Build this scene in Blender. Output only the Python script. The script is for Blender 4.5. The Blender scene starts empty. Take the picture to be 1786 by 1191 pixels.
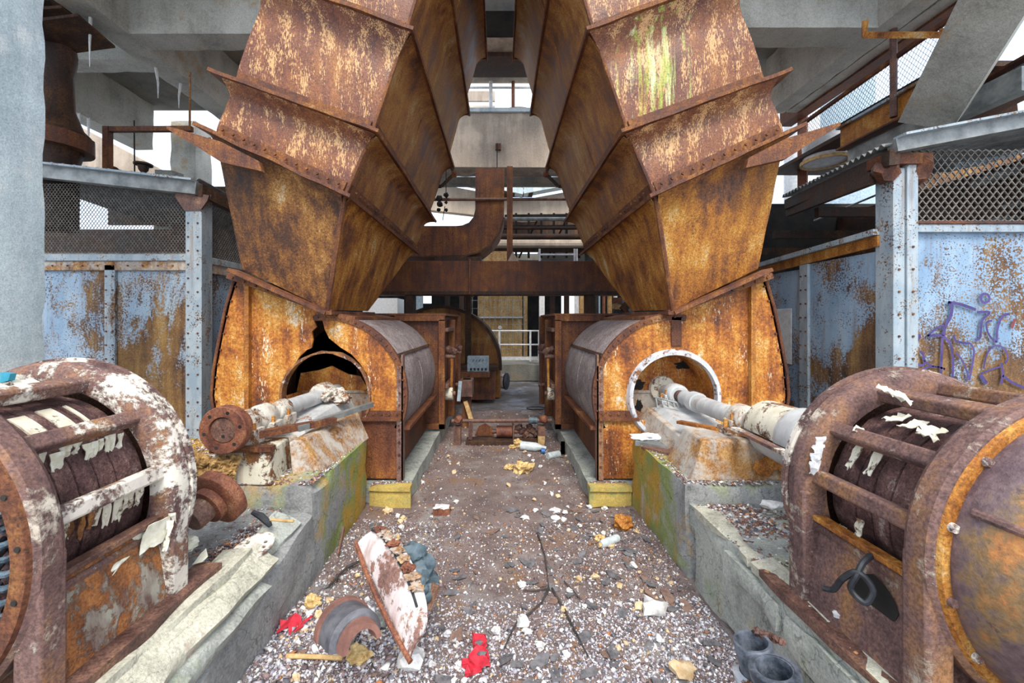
import bpy, math, random
import numpy as np
from mathutils import Vector, Matrix, noise
from mathutils.geometry import tessellate_polygon

S = bpy.context.scene
COL = S.collection
RNG = random.Random(11)
PI = math.pi
# ------------------------------------------------------------------ camera, world, light, exposure
FX, VX, VY, H = 700.0, 872.0, 560.0, 1.6          # focal length and vanishing point in pixels, eye height
def P(px, py, D):
    return Vector(((px - VX) / FX * D, D, H - (py - VY) / FX * D))
cam = bpy.data.cameras.new('camera')
cam.sensor_width = 36.0
cam.lens = FX / 1786 * 36.0
cam.shift_x = (893 - VX) / 1786
cam.shift_y = -(595.5 - VY) / 1786
cam.clip_start = 0.05
cam_o = bpy.data.objects.new('camera', cam)
COL.objects.link(cam_o)
cam_o.location = (0, 0, H)
cam_o.rotation_euler = (PI / 2, 0, 0)
S.camera = cam_o

world = bpy.data.worlds.new('overcast_sky')
S.world = world
world.use_nodes = True
wn = world.node_tree
wn.nodes.clear()
w_out = wn.nodes.new('ShaderNodeOutputWorld')
w_bg = wn.nodes.new('ShaderNodeBackground')
w_tc = wn.nodes.new('ShaderNodeTexCoord')
w_no = wn.nodes.new('ShaderNodeTexNoise')
w_no.inputs['Scale'].default_value = 2.5
w_no.inputs['Detail'].default_value = 5
w_ra = wn.nodes.new('ShaderNodeValToRGB')
w_ra.color_ramp.elements[0].position = 0.35
w_ra.color_ramp.elements[0].color = (0.58, 0.76, 1.0, 1)
w_ra.color_ramp.elements[1].position = 0.62
w_ra.color_ramp.elements[1].color = (0.95, 0.97, 1.0, 1)
wn.links.new(w_tc.outputs['Generated'], w_no.inputs['Vector'])
wn.links.new(w_no.outputs['Fac'], w_ra.inputs['Fac'])
wn.links.new(w_ra.outputs['Color'], w_bg.inputs['Color'])
w_bg.inputs['Strength'].default_value = 1.38
wn.links.new(w_bg.outputs['Background'], w_out.inputs['Surface'])

sun = bpy.data.lights.new('sun', 'SUN')
sun.energy = 2.5
sun.angle = math.radians(25)
sun.color = (1.0, 0.93, 0.82)
sun_o = bpy.data.objects.new('sun', sun)
COL.objects.link(sun_o)
sun_o.location = (0, -4, 9)
sun_o.rotation_euler = (math.radians(38), 0, math.radians(8))

S.view_settings.view_transform = 'Standard'
S.view_settings.look = 'None'
S.view_settings.gamma = 1.0
S.view_settings.use_curve_mapping = False
S.view_settings.exposure = 0.62

# ------------------------------------------------------------------ node helpers and materials
class NT:
    def __init__(s, name):
        s.m = bpy.data.materials.new(name)
        s.m.use_nodes = True
        s.t = s.m.node_tree
        s.t.nodes.clear()
        s.out = s.t.nodes.new('ShaderNodeOutputMaterial')
        s.b = s.t.nodes.new('ShaderNodeBsdfPrincipled')
        s.t.links.new(s.b.outputs[0], s.out.inputs['Surface'])
        s.pos = s.t.nodes.new('ShaderNodeNewGeometry').outputs['Position']
    def link(s, a, b):
        s.t.links.new(a, b)
    def vec(s, sc, off=(0, 0, 0)):
        n = s.t.nodes.new('ShaderNodeMapping')
        n.inputs['Scale'].default_value = sc if isinstance(sc, tuple) else (sc, sc, sc)
        n.inputs['Location'].default_value = off
        s.link(s.pos, n.inputs['Vector'])
        return n.outputs[0]
    def noise(s, sc, detail=5, rough=0.6, off=(0, 0, 0), dist=0.0):
        n = s.t.nodes.new('ShaderNodeTexNoise')
        s.link(s.vec(sc, off), n.inputs['Vector'])
        n.inputs['Scale'].default_value = 1
        n.inputs['Detail'].default_value = detail
        n.inputs['Roughness'].default_value = rough
        n.inputs['Distortion'].default_value = dist
        return n.outputs['Fac']
    def voro(s, sc, feature='F1', out='Distance'):
        n = s.t.nodes.new('ShaderNodeTexVoronoi')
        n.feature = feature
        s.link(s.vec(sc), n.inputs['Vector'])
        n.inputs['Scale'].default_value = 1
        return n.outputs[out]
    def ramp(s, fac, stops, const=False):
        n = s.t.nodes.new('ShaderNodeValToRGB')
        r = n.color_ramp
        if const: r.interpolation = 'CONSTANT'
        while len(r.elements) < len(stops): r.elements.new(0.5)
        for e, (p, c) in zip(r.elements, stops):
            e.position = p
            e.color = (c, c, c, 1) if isinstance(c, (int, float)) else (*c, 1)
        s.link(fac, n.inputs['Fac'])
        return n.outputs['Color']
    def mix(s, fac, a, b, mode='MIX'):
        n = s.t.nodes.new('ShaderNodeMix')
        n.data_type = 'RGBA'
        n.blend_type = mode
        for sock, v in ((n.inputs[0], fac), (n.inputs[6], a), (n.inputs[7], b)):
            if isinstance(v, (int, float)):
                sock.default_value = v
            elif isinstance(v, tuple):
                sock.default_value = (*v, 1)
            else:
                s.link(v, sock)
        return n.outputs[2]
    def math(s, op, a, b=0.0):
        n = s.t.nodes.new('ShaderNodeMath')
        n.operation = op
        for sock, v in zip(n.inputs, (a, b)):
            if isinstance(v, (int, float)): sock.default_value = v
            else: s.link(v, sock)
        return n.outputs[0]
    def wsum(s, *terms):
        tot = None
        for v, w in terms:
            x = s.math('MULTIPLY', v, w)
            tot = x if tot is None else s.math('ADD', tot, x)
        return tot
    def gain(s, v, g):
        return s.math('ADD', s.math('MULTIPLY', s.math('SUBTRACT', v, 0.5), g), 0.5)
    def bump(s, h, strength=0.5, dist=0.01):
        n = s.t.nodes.new('ShaderNodeBump')
        n.inputs['Strength'].default_value = strength
        n.inputs['Distance'].default_value = dist
        s.link(h, n.inputs['Height'])
        s.link(n.outputs[0], s.b.inputs['Normal'])
    def fin(s, color, rough=0.8, metal=0.0, spec=0.4):
        for sock, v in ((s.b.inputs['Base Color'], color), (s.b.inputs['Roughness'], rough)):
            if isinstance(v, tuple): sock.default_value = (*v, 1)
            elif isinstance(v, (int, float)): sock.default_value = v
            else: s.link(v, sock)
        s.b.inputs['Metallic'].default_value = metal
        s.b.inputs['Specular IOR Level'].default_value = spec
        return s.m

DK, BR, OR, OC, PA = (0.05, 0.018, 0.010), (0.17, 0.055, 0.022), (0.44, 0.15, 0.020), (0.62, 0.33, 0.07), (0.72, 0.60, 0.44)
def rust(name, cols, stops=(0.22, 0.38, 0.52, 0.66, 0.82), patch=1.6, streak=9.0, fine=55.0, w=(0.45, 0.35, 0.20), gain=2.0,
         speck=None, speck_t=0.62, rough=(0.55, 0.85), bump=0.5, off=(0, 0, 0), slant=0.1, spec=0.4, grain=0.55, pits=0.7, blob=None):
    """Rusted steel: patches, vertical run-off streaks, sandy grain and dark pits, with optional pale bloom."""
    t = NT(name)
    a = t.noise(patch, 7, 0.62, off, 0.5)
    b = t.noise((streak, streak, streak * slant), 6, 0.65, off)
    c = t.noise(fine, 4, 0.7)
    k = t.gain(t.wsum((a, w[0]), (b, w[1]), (c, w[2])), gain)
    col = t.ramp(k, list(zip(stops, cols)))
    if blob:
        (bc, br, bcols) = blob
        m = t.t.nodes.new('ShaderNodeMapping')
        m.vector_type = 'TEXTURE'
        m.inputs['Location'].default_value = bc
        m.inputs['Scale'].default_value = br
        t.link(t.pos, m.inputs['Vector'])
        l = t.t.nodes.new('ShaderNodeVectorMath')
        l.operation = 'LENGTH'
        t.link(m.outputs[0], l.inputs[0])
        st = t.noise((26, 26, 1.6), 5, 0.65)
        e = t.math('ADD', t.math('MULTIPLY', l.outputs['Value'], -0.5), t.math('MULTIPLY', t.gain(st, 2.6), 1.0))
        msk = t.ramp(e, [(0.15, 0.0), (0.42, 1.0)])
        gc = t.ramp(t.gain(t.noise((14, 14, 1.2), 4, 0.6, (3, 3, 3)), 2.0), [(0.3, bcols[0]), (0.5, bcols[1]), (0.7, bcols[2])])
        col = t.mix(msk, col, gc)
    g = t.ramp(t.gain(t.noise(fine * 1.7, 3, 0.75, (2, 5, 1)), 2.2), [(0.2, 1 - grain), (0.75, 1.0)])
    col = t.mix(1.0, col, g, 'MULTIPLY')
    if speck:
        d = t.noise((fine * 2.4, fine * 2.4, fine * 0.6), 3, 0.65, (3, 1, 7))
        gg = t.noise((streak * 0.8, streak * 0.8, streak * 0.25), 5, 0.6, (9, 2, 4))
        e = t.gain(t.wsum((d, 0.5), (gg, 0.5)), 2.2)
        msk = t.ramp(e, [(speck_t, 0.0), (speck_t + 0.07, 0.85)])
        col = t.mix(msk, col, speck)
    if pits:
        d = t.gain(t.wsum((t.noise(fine * 0.9, 4, 0.7, (8, 8, 1)), 0.6), (t.noise(patch * 3.0, 6, 0.65, (1, 6, 2)), 0.4)), 2.2)
        col = t.mix(t.ramp(d, [(0.66, 0.0), (0.74, pits)]), col, tuple(x * 0.8 for x in cols[0]))
    r = t.ramp(k, [(0.3, rough[0]), (0.7, rough[1])])
    t.bump(t.wsum((c, 0.7), (b, 0.3)), bump, 0.008)
    return t.fin(col, r, 0.0, spec)

def painted(name, paint, paint2, rcols, amount=0.5, patch=3.0, fine=40.0, edge=0.04, streak=8.0, dots=0.0, rough=0.6, off=(0, 0, 0), bump=0.5, vert=1.0, low=None):
    """Old paint flaking off rust: hard-edged patches, clustered pin-holes; low = (z0, z1) lets rust gain towards the bottom."""
    t = NT(name)
    a = t.noise((patch, patch, patch * vert), 10, 0.68, off, 0.4)
    c = t.noise(fine, 5, 0.7, off)
    k = t.gain(t.wsum((a, 0.74), (c, 0.26)), 1.7)
    if low:
        sp = t.t.nodes.new('ShaderNodeSeparateXYZ')
        t.link(t.pos, sp.inputs[0])
        mr = t.t.nodes.new('ShaderNodeMapRange')
        mr.inputs['From Min'].default_value, mr.inputs['From Max'].default_value = low
        mr.inputs['To Min'].default_value, mr.inputs['To Max'].default_value = -0.12, 0.10
        t.link(sp.outputs['Z'], mr.inputs['Value'])
        k = t.math('ADD', k, mr.outputs[0])
    msk = t.ramp(k, [(1 - amount - edge, 0.0), (1 - amount + edge, 1.0)])
    msk = t.math('MULTIPLY', msk, 1.0)
    if dots:
        dn = t.gain(t.wsum((t.noise(fine * 1.1, 3, 0.6, (5, 5, 5)), 0.55), (t.noise(patch * 1.3, 5, 0.6, (2, 7, 5)), 0.45)), 2.4)
        dm = t.ramp(dn, [(0.72 - dots * 0.12, 1.0), (0.76 - dots * 0.12, 0.0)])
        msk = t.math('MULTIPLY', msk, dm)
    s2 = t.noise((streak, streak, streak * 0.12), 5, 0.6, off)
    k2 = t.gain(t.wsum((s2, 0.5), (c, 0.2), (t.noise(patch * 1.6, 5, 0.6, (6, 6, 6)), 0.3)), 2.2)
    rc = t.ramp(k2, [(0.25, rcols[0]), (0.5, rcols[1]), (0.75, rcols[2])])
    rc = t.mix(1.0, rc, t.ramp(t.gain(t.noise(fine * 2.2, 3, 0.7), 2.2), [(0.2, 0.5), (0.75, 1.0)]), 'MULTIPLY')
    g = t.gain(t.noise((patch * 2.3, patch * 2.3, patch * 0.9), 6, 0.65, (1, 8, 3)), 2.0)
    pc = t.mix(t.ramp(g, [(0.25, 0.0), (0.75, 1.0)]), paint, paint2)
    pc = t.mix(t.ramp(t.gain(t.noise((streak * 1.5, streak * 1.5, streak * .12), 5, .65, (4, 1, 1)), 2), [(0.62, 0.0), (0.9, 0.55)]), pc, rcols[1])
    col = t.mix(msk, rc, pc)
    t.bump(t.wsum((msk, 0.6), (c, 0.4)), bump, 0.006)
    return t.fin(col, t.ramp(msk, [(0.0, 0.85), (1.0, rough)]), 0.0, 0.4)

def concrete(name, base, dark, stain=None, stain2=None, st=0.55, scale=1.5, streak=5.0, bump=0.6, fine=30.0, moss=None, cracks=0.0):
    """Weathered concrete: mottle, streaks, two stains, thin cracks; moss = (y0, y1) where algae takes over."""
    t = NT(name)
    a = t.noise(scale, 8, 0.65)
    b = t.noise((streak, streak, streak * 0.12), 6, 0.6)
    c = t.noise(fine, 6, 0.7)
    k = t.gain(t.wsum((a, 0.42), (b, 0.33), (c, 0.25)), 1.9)
    col = t.ramp(k, [(0.22, dark), (0.52, base), (0.85, tuple(min(0.9, x * 1.35) for x in base))])
    def stain_in(col, c_, off, thr, amt=0.85, extra=None):
        e = t.gain(t.wsum((t.noise(scale * 1.2, 6, 0.6, off), 0.7), (b, 0.3)), 2.0)
        if extra is not None: e = t.math('ADD', e, extra)
        return t.mix(t.ramp(e, [(thr, 0.0), (thr + 0.16, amt)]), col, c_)
    if moss:
        sp = t.t.nodes.new('ShaderNodeSeparateXYZ')
        t.link(t.pos, sp.inputs[0])
        mr = t.t.nodes.new('ShaderNodeMapRange')
        mr.inputs['From Min'].default_value, mr.inputs['From Max'].default_value = moss
        mr.inputs['To Min'].default_value, mr.inputs['To Max'].default_value = -0.30, 0.22
        t.link(sp.outputs['Y'], mr.inputs['Value'])
        col = stain_in(col, (0.25, 0.31, 0.07), (4, 4, 9), 0.50, 0.9, mr.outputs[0])
        col = stain_in(col, (0.50, 0.29, 0.05), (7, 1, 2), 0.60, 0.9, mr.outputs[0])
    if stain: col = stain_in(col, stain, (4, 4, 9), st)
    if stain2: col = stain_in(col, stain2, (7, 1, 2), st + 0.06)
    v = t.t.nodes.new('ShaderNodeTexVoronoi')
    v.feature = 'DISTANCE_TO_EDGE'
    dn = t.t.nodes.new('ShaderNodeVectorMath')
    dn.operation = 'ADD'
    nz = t.t.nodes.new('ShaderNodeTexNoise')
    nz.inputs['Scale'].default_value = 3.0
    nz.inputs['Detail'].default_value = 5
    t.link(t.pos, nz.inputs['Vector'])
    t.link(t.pos, dn.inputs[0])
    t.link(nz.outputs['Color'], dn.inputs[1])
    t.link(dn.outputs[0], v.inputs['Vector'])
    v.inputs['Scale'].default_value = 2.2
    crack = t.ramp(v.outputs['Distance'], [(0.004, 0.35), (0.012, 1.0)])
    col = t.mix(cracks, col, crack, 'MULTIPLY')
    col = t.mix(1.0, col, t.ramp(t.gain(t.noise(fine * 3, 3, 0.7, (1, 2, 3)), 2.0), [(0.2, 0.72), (0.7, 1.0)]), 'MULTIPLY')
    h = t.wsum((c, 0.6), (a, 0.4))
    t.bump(h, bump, 0.012)
    return t.fin(col, 0.88, 0.0, 0.25)

def plain(name, c1, c2, scale=12.0, rough=0.7, bump=0.3, metal=0.0, spec=0.4):
    t = NT(name)
    n = t.noise(scale, 6, 0.65)
    col = t.ramp(n, [(0.38, c1), (0.62, c2)])
    if bump: t.bump(n, bump, 0.006)
    return t.fin(col, rough, metal, spec)

M = {}
DUCTC = [(0.07, 0.024, 0.018), (0.17, 0.055, 0.032), (0.25, 0.085, 0.040), (0.36, 0.135, 0.045), (0.52, 0.25, 0.09)]
M['duct'] = rust('rusted_duct_plate', DUCTC, patch=1.5, streak=11, fine=52, w=(0.45, 0.33, 0.22), speck=(0.66, 0.38, 0.16), speck_t=0.57, rough=(0.36, 0.6), spec=0.45, grain=0.6, pits=0.8)
M['duct_green'] = rust('green_streaked_rust', DUCTC, patch=1.5, streak=11, fine=52, w=(0.45, 0.33, 0.22), speck=(0.66, 0.38, 0.16), speck_t=0.57, rough=(0.36, 0.6), spec=0.45, grain=0.6, pits=0.8,
                       blob=((1.27, 3.3, 3.62), (0.30, 1.0, 0.62), ((0.42, 0.30, 0.05), (0.38, 0.46, 0.06), (0.74, 0.72, 0.38))))
M['duct_side'] = rust('ochre_rust_side', [(0.07, 0.028, 0.016), (0.20, 0.072, 0.024), (0.37, 0.148, 0.034), (0.48, 0.26, 0.08), (0.52, 0.46, 0.36)],
                 patch=1.3, streak=7, fine=60, w=(0.46, 0.34, 0.20), gain=2.3, rough=(0.5, 0.8), slant=0.22, grain=0.5)
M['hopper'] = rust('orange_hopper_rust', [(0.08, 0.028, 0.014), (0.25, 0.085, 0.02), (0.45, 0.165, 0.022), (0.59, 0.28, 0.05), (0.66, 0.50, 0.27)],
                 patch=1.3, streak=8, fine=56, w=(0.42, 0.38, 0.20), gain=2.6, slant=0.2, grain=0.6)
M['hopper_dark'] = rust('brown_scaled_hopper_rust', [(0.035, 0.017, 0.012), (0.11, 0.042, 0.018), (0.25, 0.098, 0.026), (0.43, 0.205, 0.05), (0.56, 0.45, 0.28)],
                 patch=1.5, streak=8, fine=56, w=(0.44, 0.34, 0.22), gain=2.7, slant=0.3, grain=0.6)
M['flange'] = rust('dark_flange_rust', [DK, (0.12, 0.04, 0.022), (0.20, 0.07, 0.028), (0.33, 0.13, 0.035), (0.42, 0.27, 0.16)],
                 patch=3, streak=20, fine=60)
M['fan'] = rust('flaming_orange_fan_rust', [(0.13, 0.042, 0.018), (0.32, 0.095, 0.02), (0.55, 0.195, 0.028), (0.69, 0.35, 0.075), (0.78, 0.68, 0.54)],
                 patch=2.3, streak=8, fine=46, w=(0.44, 0.34, 0.22), gain=2.8, grain=0.5, bump=0.4, speck=(0.82, 0.70, 0.50), speck_t=0.70)
M['fan_low'] = rust('red_brown_base_rust', [(0.06, 0.022, 0.014), (0.15, 0.05, 0.025), (0.25, 0.085, 0.032), (0.42, 0.16, 0.035), (0.6, 0.34, 0.12)],
                 patch=2.0, streak=10, fine=50)
M['brown'] = rust('brown_red_rust', [(0.035, 0.015, 0.011), (0.10, 0.036, 0.022), (0.18, 0.062, 0.028), (0.29, 0.12, 0.038), (0.42, 0.25, 0.12)],
                 patch=2.2, streak=10, fine=50)
M['darkrust'] = rust('dark_shed_rust', [(0.012, 0.008, 0.007), (0.035, 0.018, 0.013), (0.07, 0.032, 0.018), (0.13, 0.06, 0.025), (0.2, 0.11, 0.05)],
                 patch=2.2, streak=10, fine=40)
M['orange'] = rust('bright_orange_rust', [(0.10, 0.03, 0.014), (0.30, 0.10, 0.02), (0.50, 0.19, 0.03), (0.66, 0.34, 0.08), (0.7, 0.56, 0.40)],
                 patch=4, streak=12, fine=60)
M['iron'] = rust('purple_brown_iron', [(0.055, 0.028, 0.025), (0.13, 0.065, 0.052), (0.21, 0.11, 0.085), (0.32, 0.165, 0.10), (0.52, 0.38, 0.30)],
                 patch=4.5, streak=14, fine=70, rough=(0.42, 0.7), slant=0.5)
M['core'] = rust('scaly_stator_rust', [(0.03, 0.015, 0.018), (0.085, 0.04, 0.04), (0.15, 0.075, 0.07), (0.25, 0.14, 0.12), (0.55, 0.48, 0.45)],
                 patch=7, streak=25, fine=90, bump=1.0, slant=0.9)
M['coupling'] = rust('red_oxide_coupling', [(0.08, 0.03, 0.02), (0.19, 0.065, 0.04), (0.28, 0.10, 0.055), (0.38, 0.16, 0.08), (0.46, 0.28, 0.18)],
                 patch=8, streak=20, fine=80, slant=0.7)
R3 = [(0.10, 0.04, 0.022), (0.26, 0.11, 0.045), (0.48, 0.22, 0.06)]
BR3 = [(0.06, 0.032, 0.026), (0.22, 0.115, 0.05), (0.44, 0.27, 0.10)]
M['blue'] = painted('blue_paint_over_rust', (0.20, 0.32, 0.47), (0.32, 0.44, 0.57), BR3, amount=0.585, patch=1.7, fine=60, edge=0.03, dots=1.35, vert=0.6, low=(0.6, 2.3))
M['blue_panel'] = painted('blue_paint_half_rusted', (0.22, 0.33, 0.46), (0.36, 0.46, 0.56), BR3, amount=0.55, patch=1.8, fine=56, edge=0.03, dots=0.9, vert=0.6, off=(3, 1, 4), low=(0.5, 2.3))
M['blue_rusty'] = painted('blue_paint_mostly_rusted', (0.26, 0.36, 0.47), (0.38, 0.46, 0.52), [(0.075, 0.04, 0.03), (0.27, 0.14, 0.05), (0.46, 0.27, 0.09)], amount=0.44, patch=1.8, fine=52, edge=0.04, dots=0.8, vert=0.5, low=(0.8, 2.4))
M['blue_post'] = painted('pale_blue_grey_post_paint', (0.26, 0.33, 0.39), (0.40, 0.45, 0.48), BR3, amount=0.66, patch=4, fine=60, edge=0.05, dots=0.35, vert=0.2)
M['cream'] = painted('cream_paint_flaking', (0.74, 0.70, 0.58), (0.60, 0.56, 0.44), R3, amount=0.56, patch=5, fine=50, edge=0.03, bump=0.9)
PR3 = [(0.10, 0.058, 0.058), (0.22, 0.125, 0.11), (0.38, 0.19, 0.085)]
M['cream_iron'] = painted('cream_paint_over_purple_iron', (0.78, 0.74, 0.64), (0.66, 0.60, 0.54), PR3, amount=0.47, patch=4.5, fine=46, edge=0.04, bump=0.8, off=(2, 3, 1))
M['iron_cream'] = painted('purple_iron_with_last_cream_paint', (0.62, 0.56, 0.47), (0.42, 0.33, 0.26), PR3, amount=0.37, patch=4.5, fine=46, edge=0.06, bump=0.8, off=(5, 3, 1), rough=0.5)
M['skirt'] = painted('scabby_orange_skirt', (0.14, 0.075, 0.065), (0.36, 0.34, 0.28), [(0.22, 0.075, 0.03), (0.44, 0.17, 0.055), (0.56, 0.27, 0.10)], amount=0.48, patch=7, fine=50, edge=0.05, bump=1.0)
M['flake'] = plain('loose_cream_paint_flake', (0.62, 0.60, 0.46), (0.80, 0.78, 0.68), 30, 0.6, 0.3)
M['white_bearing'] = painted('white_bearing_paint', (0.64, 0.61, 0.54), (0.46, 0.41, 0.35), R3, amount=0.55, patch=7, fine=60, edge=0.05, bump=0.6)
M['grey_paint'] = painted('pale_grey_cover_paint', (0.52, 0.53, 0.53), (0.38, 0.39, 0.40), R3, amount=0.68, patch=4, fine=50, edge=0.03, bump=0.4)
M['ring_white'] = painted('white_ring_paint', (0.64, 0.66, 0.70), (0.46, 0.49, 0.54), R3, amount=0.60, patch=6, fine=40, edge=0.04)
M['ring_rust'] = painted('rusted_ring_paint', (0.60, 0.58, 0.56), (0.46, 0.40, 0.36), R3, amount=0.40, patch=7, fine=40, edge=0.04)
M['pedestal'] = painted('rust_washed_pedestal', (0.52, 0.48, 0.42), (0.38, 0.36, 0.34), [(0.16, 0.07, 0.03), (0.42, 0.20, 0.06), (0.60, 0.36, 0.14)], amount=0.52, patch=3.5, fine=50, edge=0.10, streak=14)
M['dome'] = rust('orange_green_purple_dome', [(0.12, 0.075, 0.085), (0.19, 0.13, 0.135), (0.27, 0.17, 0.08), (0.50, 0.20, 0.06), (0.58, 0.42, 0.12)], patch=2.6, streak=5, fine=40, w=(0.6, 0.3, 0.1), gain=3.2, rough=(0.35, 0.6), grain=0.3, slant=0.5, off=(3.2, 0, 1))
M['cladding'] = rust('grey_lilac_cladding', [(0.10, 0.07, 0.065), (0.22, 0.17, 0.165), (0.31, 0.255, 0.25), (0.40, 0.34, 0.33), (0.46, 0.30, 0.2)],
                 patch=2.0, streak=14, fine=40, w=(0.45, 0.30, 0.25), rough=(0.7, 0.9), slant=0.8)
M['concrete_pale'] = concrete('pale_weathered_concrete', (0.50, 0.485, 0.43), (0.23, 0.22, 0.19), (0.42, 0.30, 0.17), None, 0.62, streak=3)
M['concrete_col'] = concrete('blue_white_column_plaster', (0.56, 0.66, 0.70), (0.37, 0.46, 0.50), (0.72, 0.77, 0.78), None, 0.55, scale=2.0, streak=7)
M['concrete_dark'] = concrete('grey_concrete_soffit', (0.27, 0.265, 0.235), (0.10, 0.098, 0.088), (0.36, 0.28, 0.19), None, 0.58, scale=1.0, streak=2.5)
M['concrete_tan'] = concrete('tan_streaked_concrete', (0.44, 0.36, 0.29), (0.23, 0.19, 0.16), (0.60, 0.50, 0.40), None, 0.56, scale=0.8)
M['plinth'] = concrete('mossy_plinth_concrete', (0.33, 0.335, 0.33), (0.09, 0.09, 0.095), (0.46, 0.48, 0.46), None, 0.60, scale=1.8, streak=5, bump=1.0, moss=(1.7, 3.2), cracks=0.6)
M['plinth_pale'] = concrete('cream_broken_concrete', (0.62, 0.60, 0.49), (0.38, 0.37, 0.30), (0.42, 0.30, 0.25), (0.48, 0.36, 0.12), 0.74, scale=3.0, streak=9, bump=1.2, cracks=0.4)
M['plinth_grey'] = concrete('grey_green_broken_concrete', (0.44, 0.46, 0.42), (0.17, 0.18, 0.17), (0.30, 0.36, 0.20), (0.44, 0.36, 0.20), 0.62, scale=2.2, streak=6, bump=1.2, cracks=0.6)
M['yellow_block'] = concrete('yellow_stained_base', (0.56, 0.42, 0.12), (0.30, 0.22, 0.08), (0.32, 0.34, 0.14), (0.44, 0.20, 0.05), 0.56, scale=3.0, streak=8)
M['ground'] = concrete('purple_grey_dirt', (0.22, 0.165, 0.155), (0.10, 0.075, 0.072), (0.30, 0.27, 0.26), (0.25, 0.15, 0.09), 0.52, scale=2.4, streak=3, bump=1.0, fine=60)
M['slab'] = concrete('damp_floor_slab', (0.16, 0.15, 0.15), (0.07, 0.06, 0.055), (0.30, 0.32, 0.38), (0.13, 0.09, 0.06), 0.54, scale=1.2, streak=2)
M['foam'] = plain('yellow_insulation_foam', (0.42, 0.25, 0.08), (0.78, 0.58, 0.28), 40, 0.9, 1.0)
M['foam_dark'] = plain('brown_insulation_crust', (0.22, 0.11, 0.035), (0.56, 0.36, 0.14), 40, 0.9, 1.0)
M['red'] = plain('red_plastic', (0.52, 0.02, 0.04), (0.72, 0.05, 0.08), 25, 0.55, 0.3)
M['black'] = plain('black_rubber', (0.012, 0.014, 0.018), (0.035, 0.038, 0.045), 20, 0.5, 0.2)
M['slate'] = plain('slate_chip', (0.085, 0.085, 0.095), (0.19, 0.18, 0.19), 30, 0.7, 0.4)
M['slate_brown'] = plain('brown_scale_chip', (0.14, 0.085, 0.07), (0.26, 0.17, 0.13), 30, 0.75, 0.4)
M['stone'] = plain('white_stone', (0.50, 0.49, 0.49), (0.80, 0.79, 0.78), 25, 0.85, 0.5)
M['stone_tan'] = plain('tan_stone', (0.50, 0.34, 0.18), (0.72, 0.56, 0.36), 25, 0.85, 0.5)
M['bluegrey'] = plain('blue_grey_casting', (0.045, 0.07, 0.09), (0.13, 0.18, 0.21), 12, 0.5, 0.6)
M['clay'] = plain('dark_grey_clay_pipe', (0.07, 0.07, 0.085), (0.15, 0.15, 0.17), 14, 0.55, 0.3)
M['clay_red'] = plain('red_clay_pipe_end', (0.16, 0.075, 0.06), (0.27, 0.13, 0.10), 14, 0.7, 0.3)
M['pinkwhite'] = painted('white_enamel_over_rust', (0.74, 0.70, 0.68), (0.60, 0.50, 0.50), [(0.18, 0.10, 0.09), (0.32, 0.17, 0.13), (0.46, 0.24, 0.12)], amount=0.56, patch=5.5, fine=40, edge=0.04, bump=0.6)
M['bluepipe'] = plain('blue_black_pipe', (0.03, 0.04, 0.055), (0.14, 0.16, 0.20), 20, 0.4, 0.4)
M['white'] = plain('dirty_white_paint', (0.58, 0.60, 0.62), (0.78, 0.79, 0.80), 15, 0.6, 0.1)
M['white_foam'] = plain('white_foam_board', (0.70, 0.72, 0.76), (0.84, 0.86, 0.88), 25, 0.8, 0.4)
M['steelgrey'] = plain('grey_galvanised_sheet', (0.16, 0.17, 0.17), (0.33, 0.34, 0.33), 6, 0.5, 0.2, 0.3)
M['mesh'] = plain('dull_mesh_steel', (0.10, 0.088, 0.075), (0.23, 0.205, 0.18), 20, 0.6, 0.0)
M['tan'] = rust('tan_stained_screen', [(0.30, 0.15, 0.05), (0.50, 0.28, 0.10), (0.64, 0.42, 0.18), (0.72, 0.54, 0.30), (0.78, 0.68, 0.50)], patch=2, streak=10, fine=30)
M['dark'] = plain('black_parts_and_shade', (0.008, 0.008, 0.009), (0.03, 0.026, 0.022), 3, 0.9, 0.0)  # near-black for dark parts, and for shade painted into holes and bays
M['purple'] = plain('purple_spray_paint', (0.04, 0.03, 0.13), (0.085, 0.06, 0.22), 10, 0.6, 0.0)
M['redpaint'] = plain('dark_red_paint', (0.16, 0.03, 0.03), (0.26, 0.06, 0.05), 10, 0.6, 0.0)
M['bluebox'] = plain('pale_blue_box_paint', (0.22, 0.30, 0.36), (0.38, 0.46, 0.52), 18, 0.6, 0.1)
M['bottle'] = plain('clouded_bottle_plastic', (0.42, 0.48, 0.50), (0.60, 0.66, 0.68), 20, 0.25, 0.2)
M['cap_blue'] = plain('blue_bottle_cap', (0.02, 0.12, 0.45), (0.04, 0.2, 0.6), 20, 0.4, 0.0)
M['wood'] = plain('split_timber', (0.42, 0.25, 0.10), (0.66, 0.46, 0.22), 20, 0.8, 0.4)
M['stick'] = plain('black_twig', (0.03, 0.026, 0.024), (0.08, 0.065, 0.06), 20, 0.85, 0.3)
M['blueinner'] = plain('blue_black_windings', (0.012, 0.02, 0.03), (0.10, 0.15, 0.19), 25, 0.3, 0.2)
M['drip'] = plain('white_lime_drip', (0.62, 0.62, 0.60), (0.80, 0.80, 0.78), 20, 0.6, 0.2)
t = NT('mixed_gravel')
_a = t.t.nodes.new('ShaderNodeVertexColor'); _a.layer_name = 'tint'
M['gravel'] = t.fin(_a.outputs['Color'], 0.85, 0, 0.3)

# ------------------------------------------------------------------ mesh building
WLOC = {}
def V(*a): return Vector(a)

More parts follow.
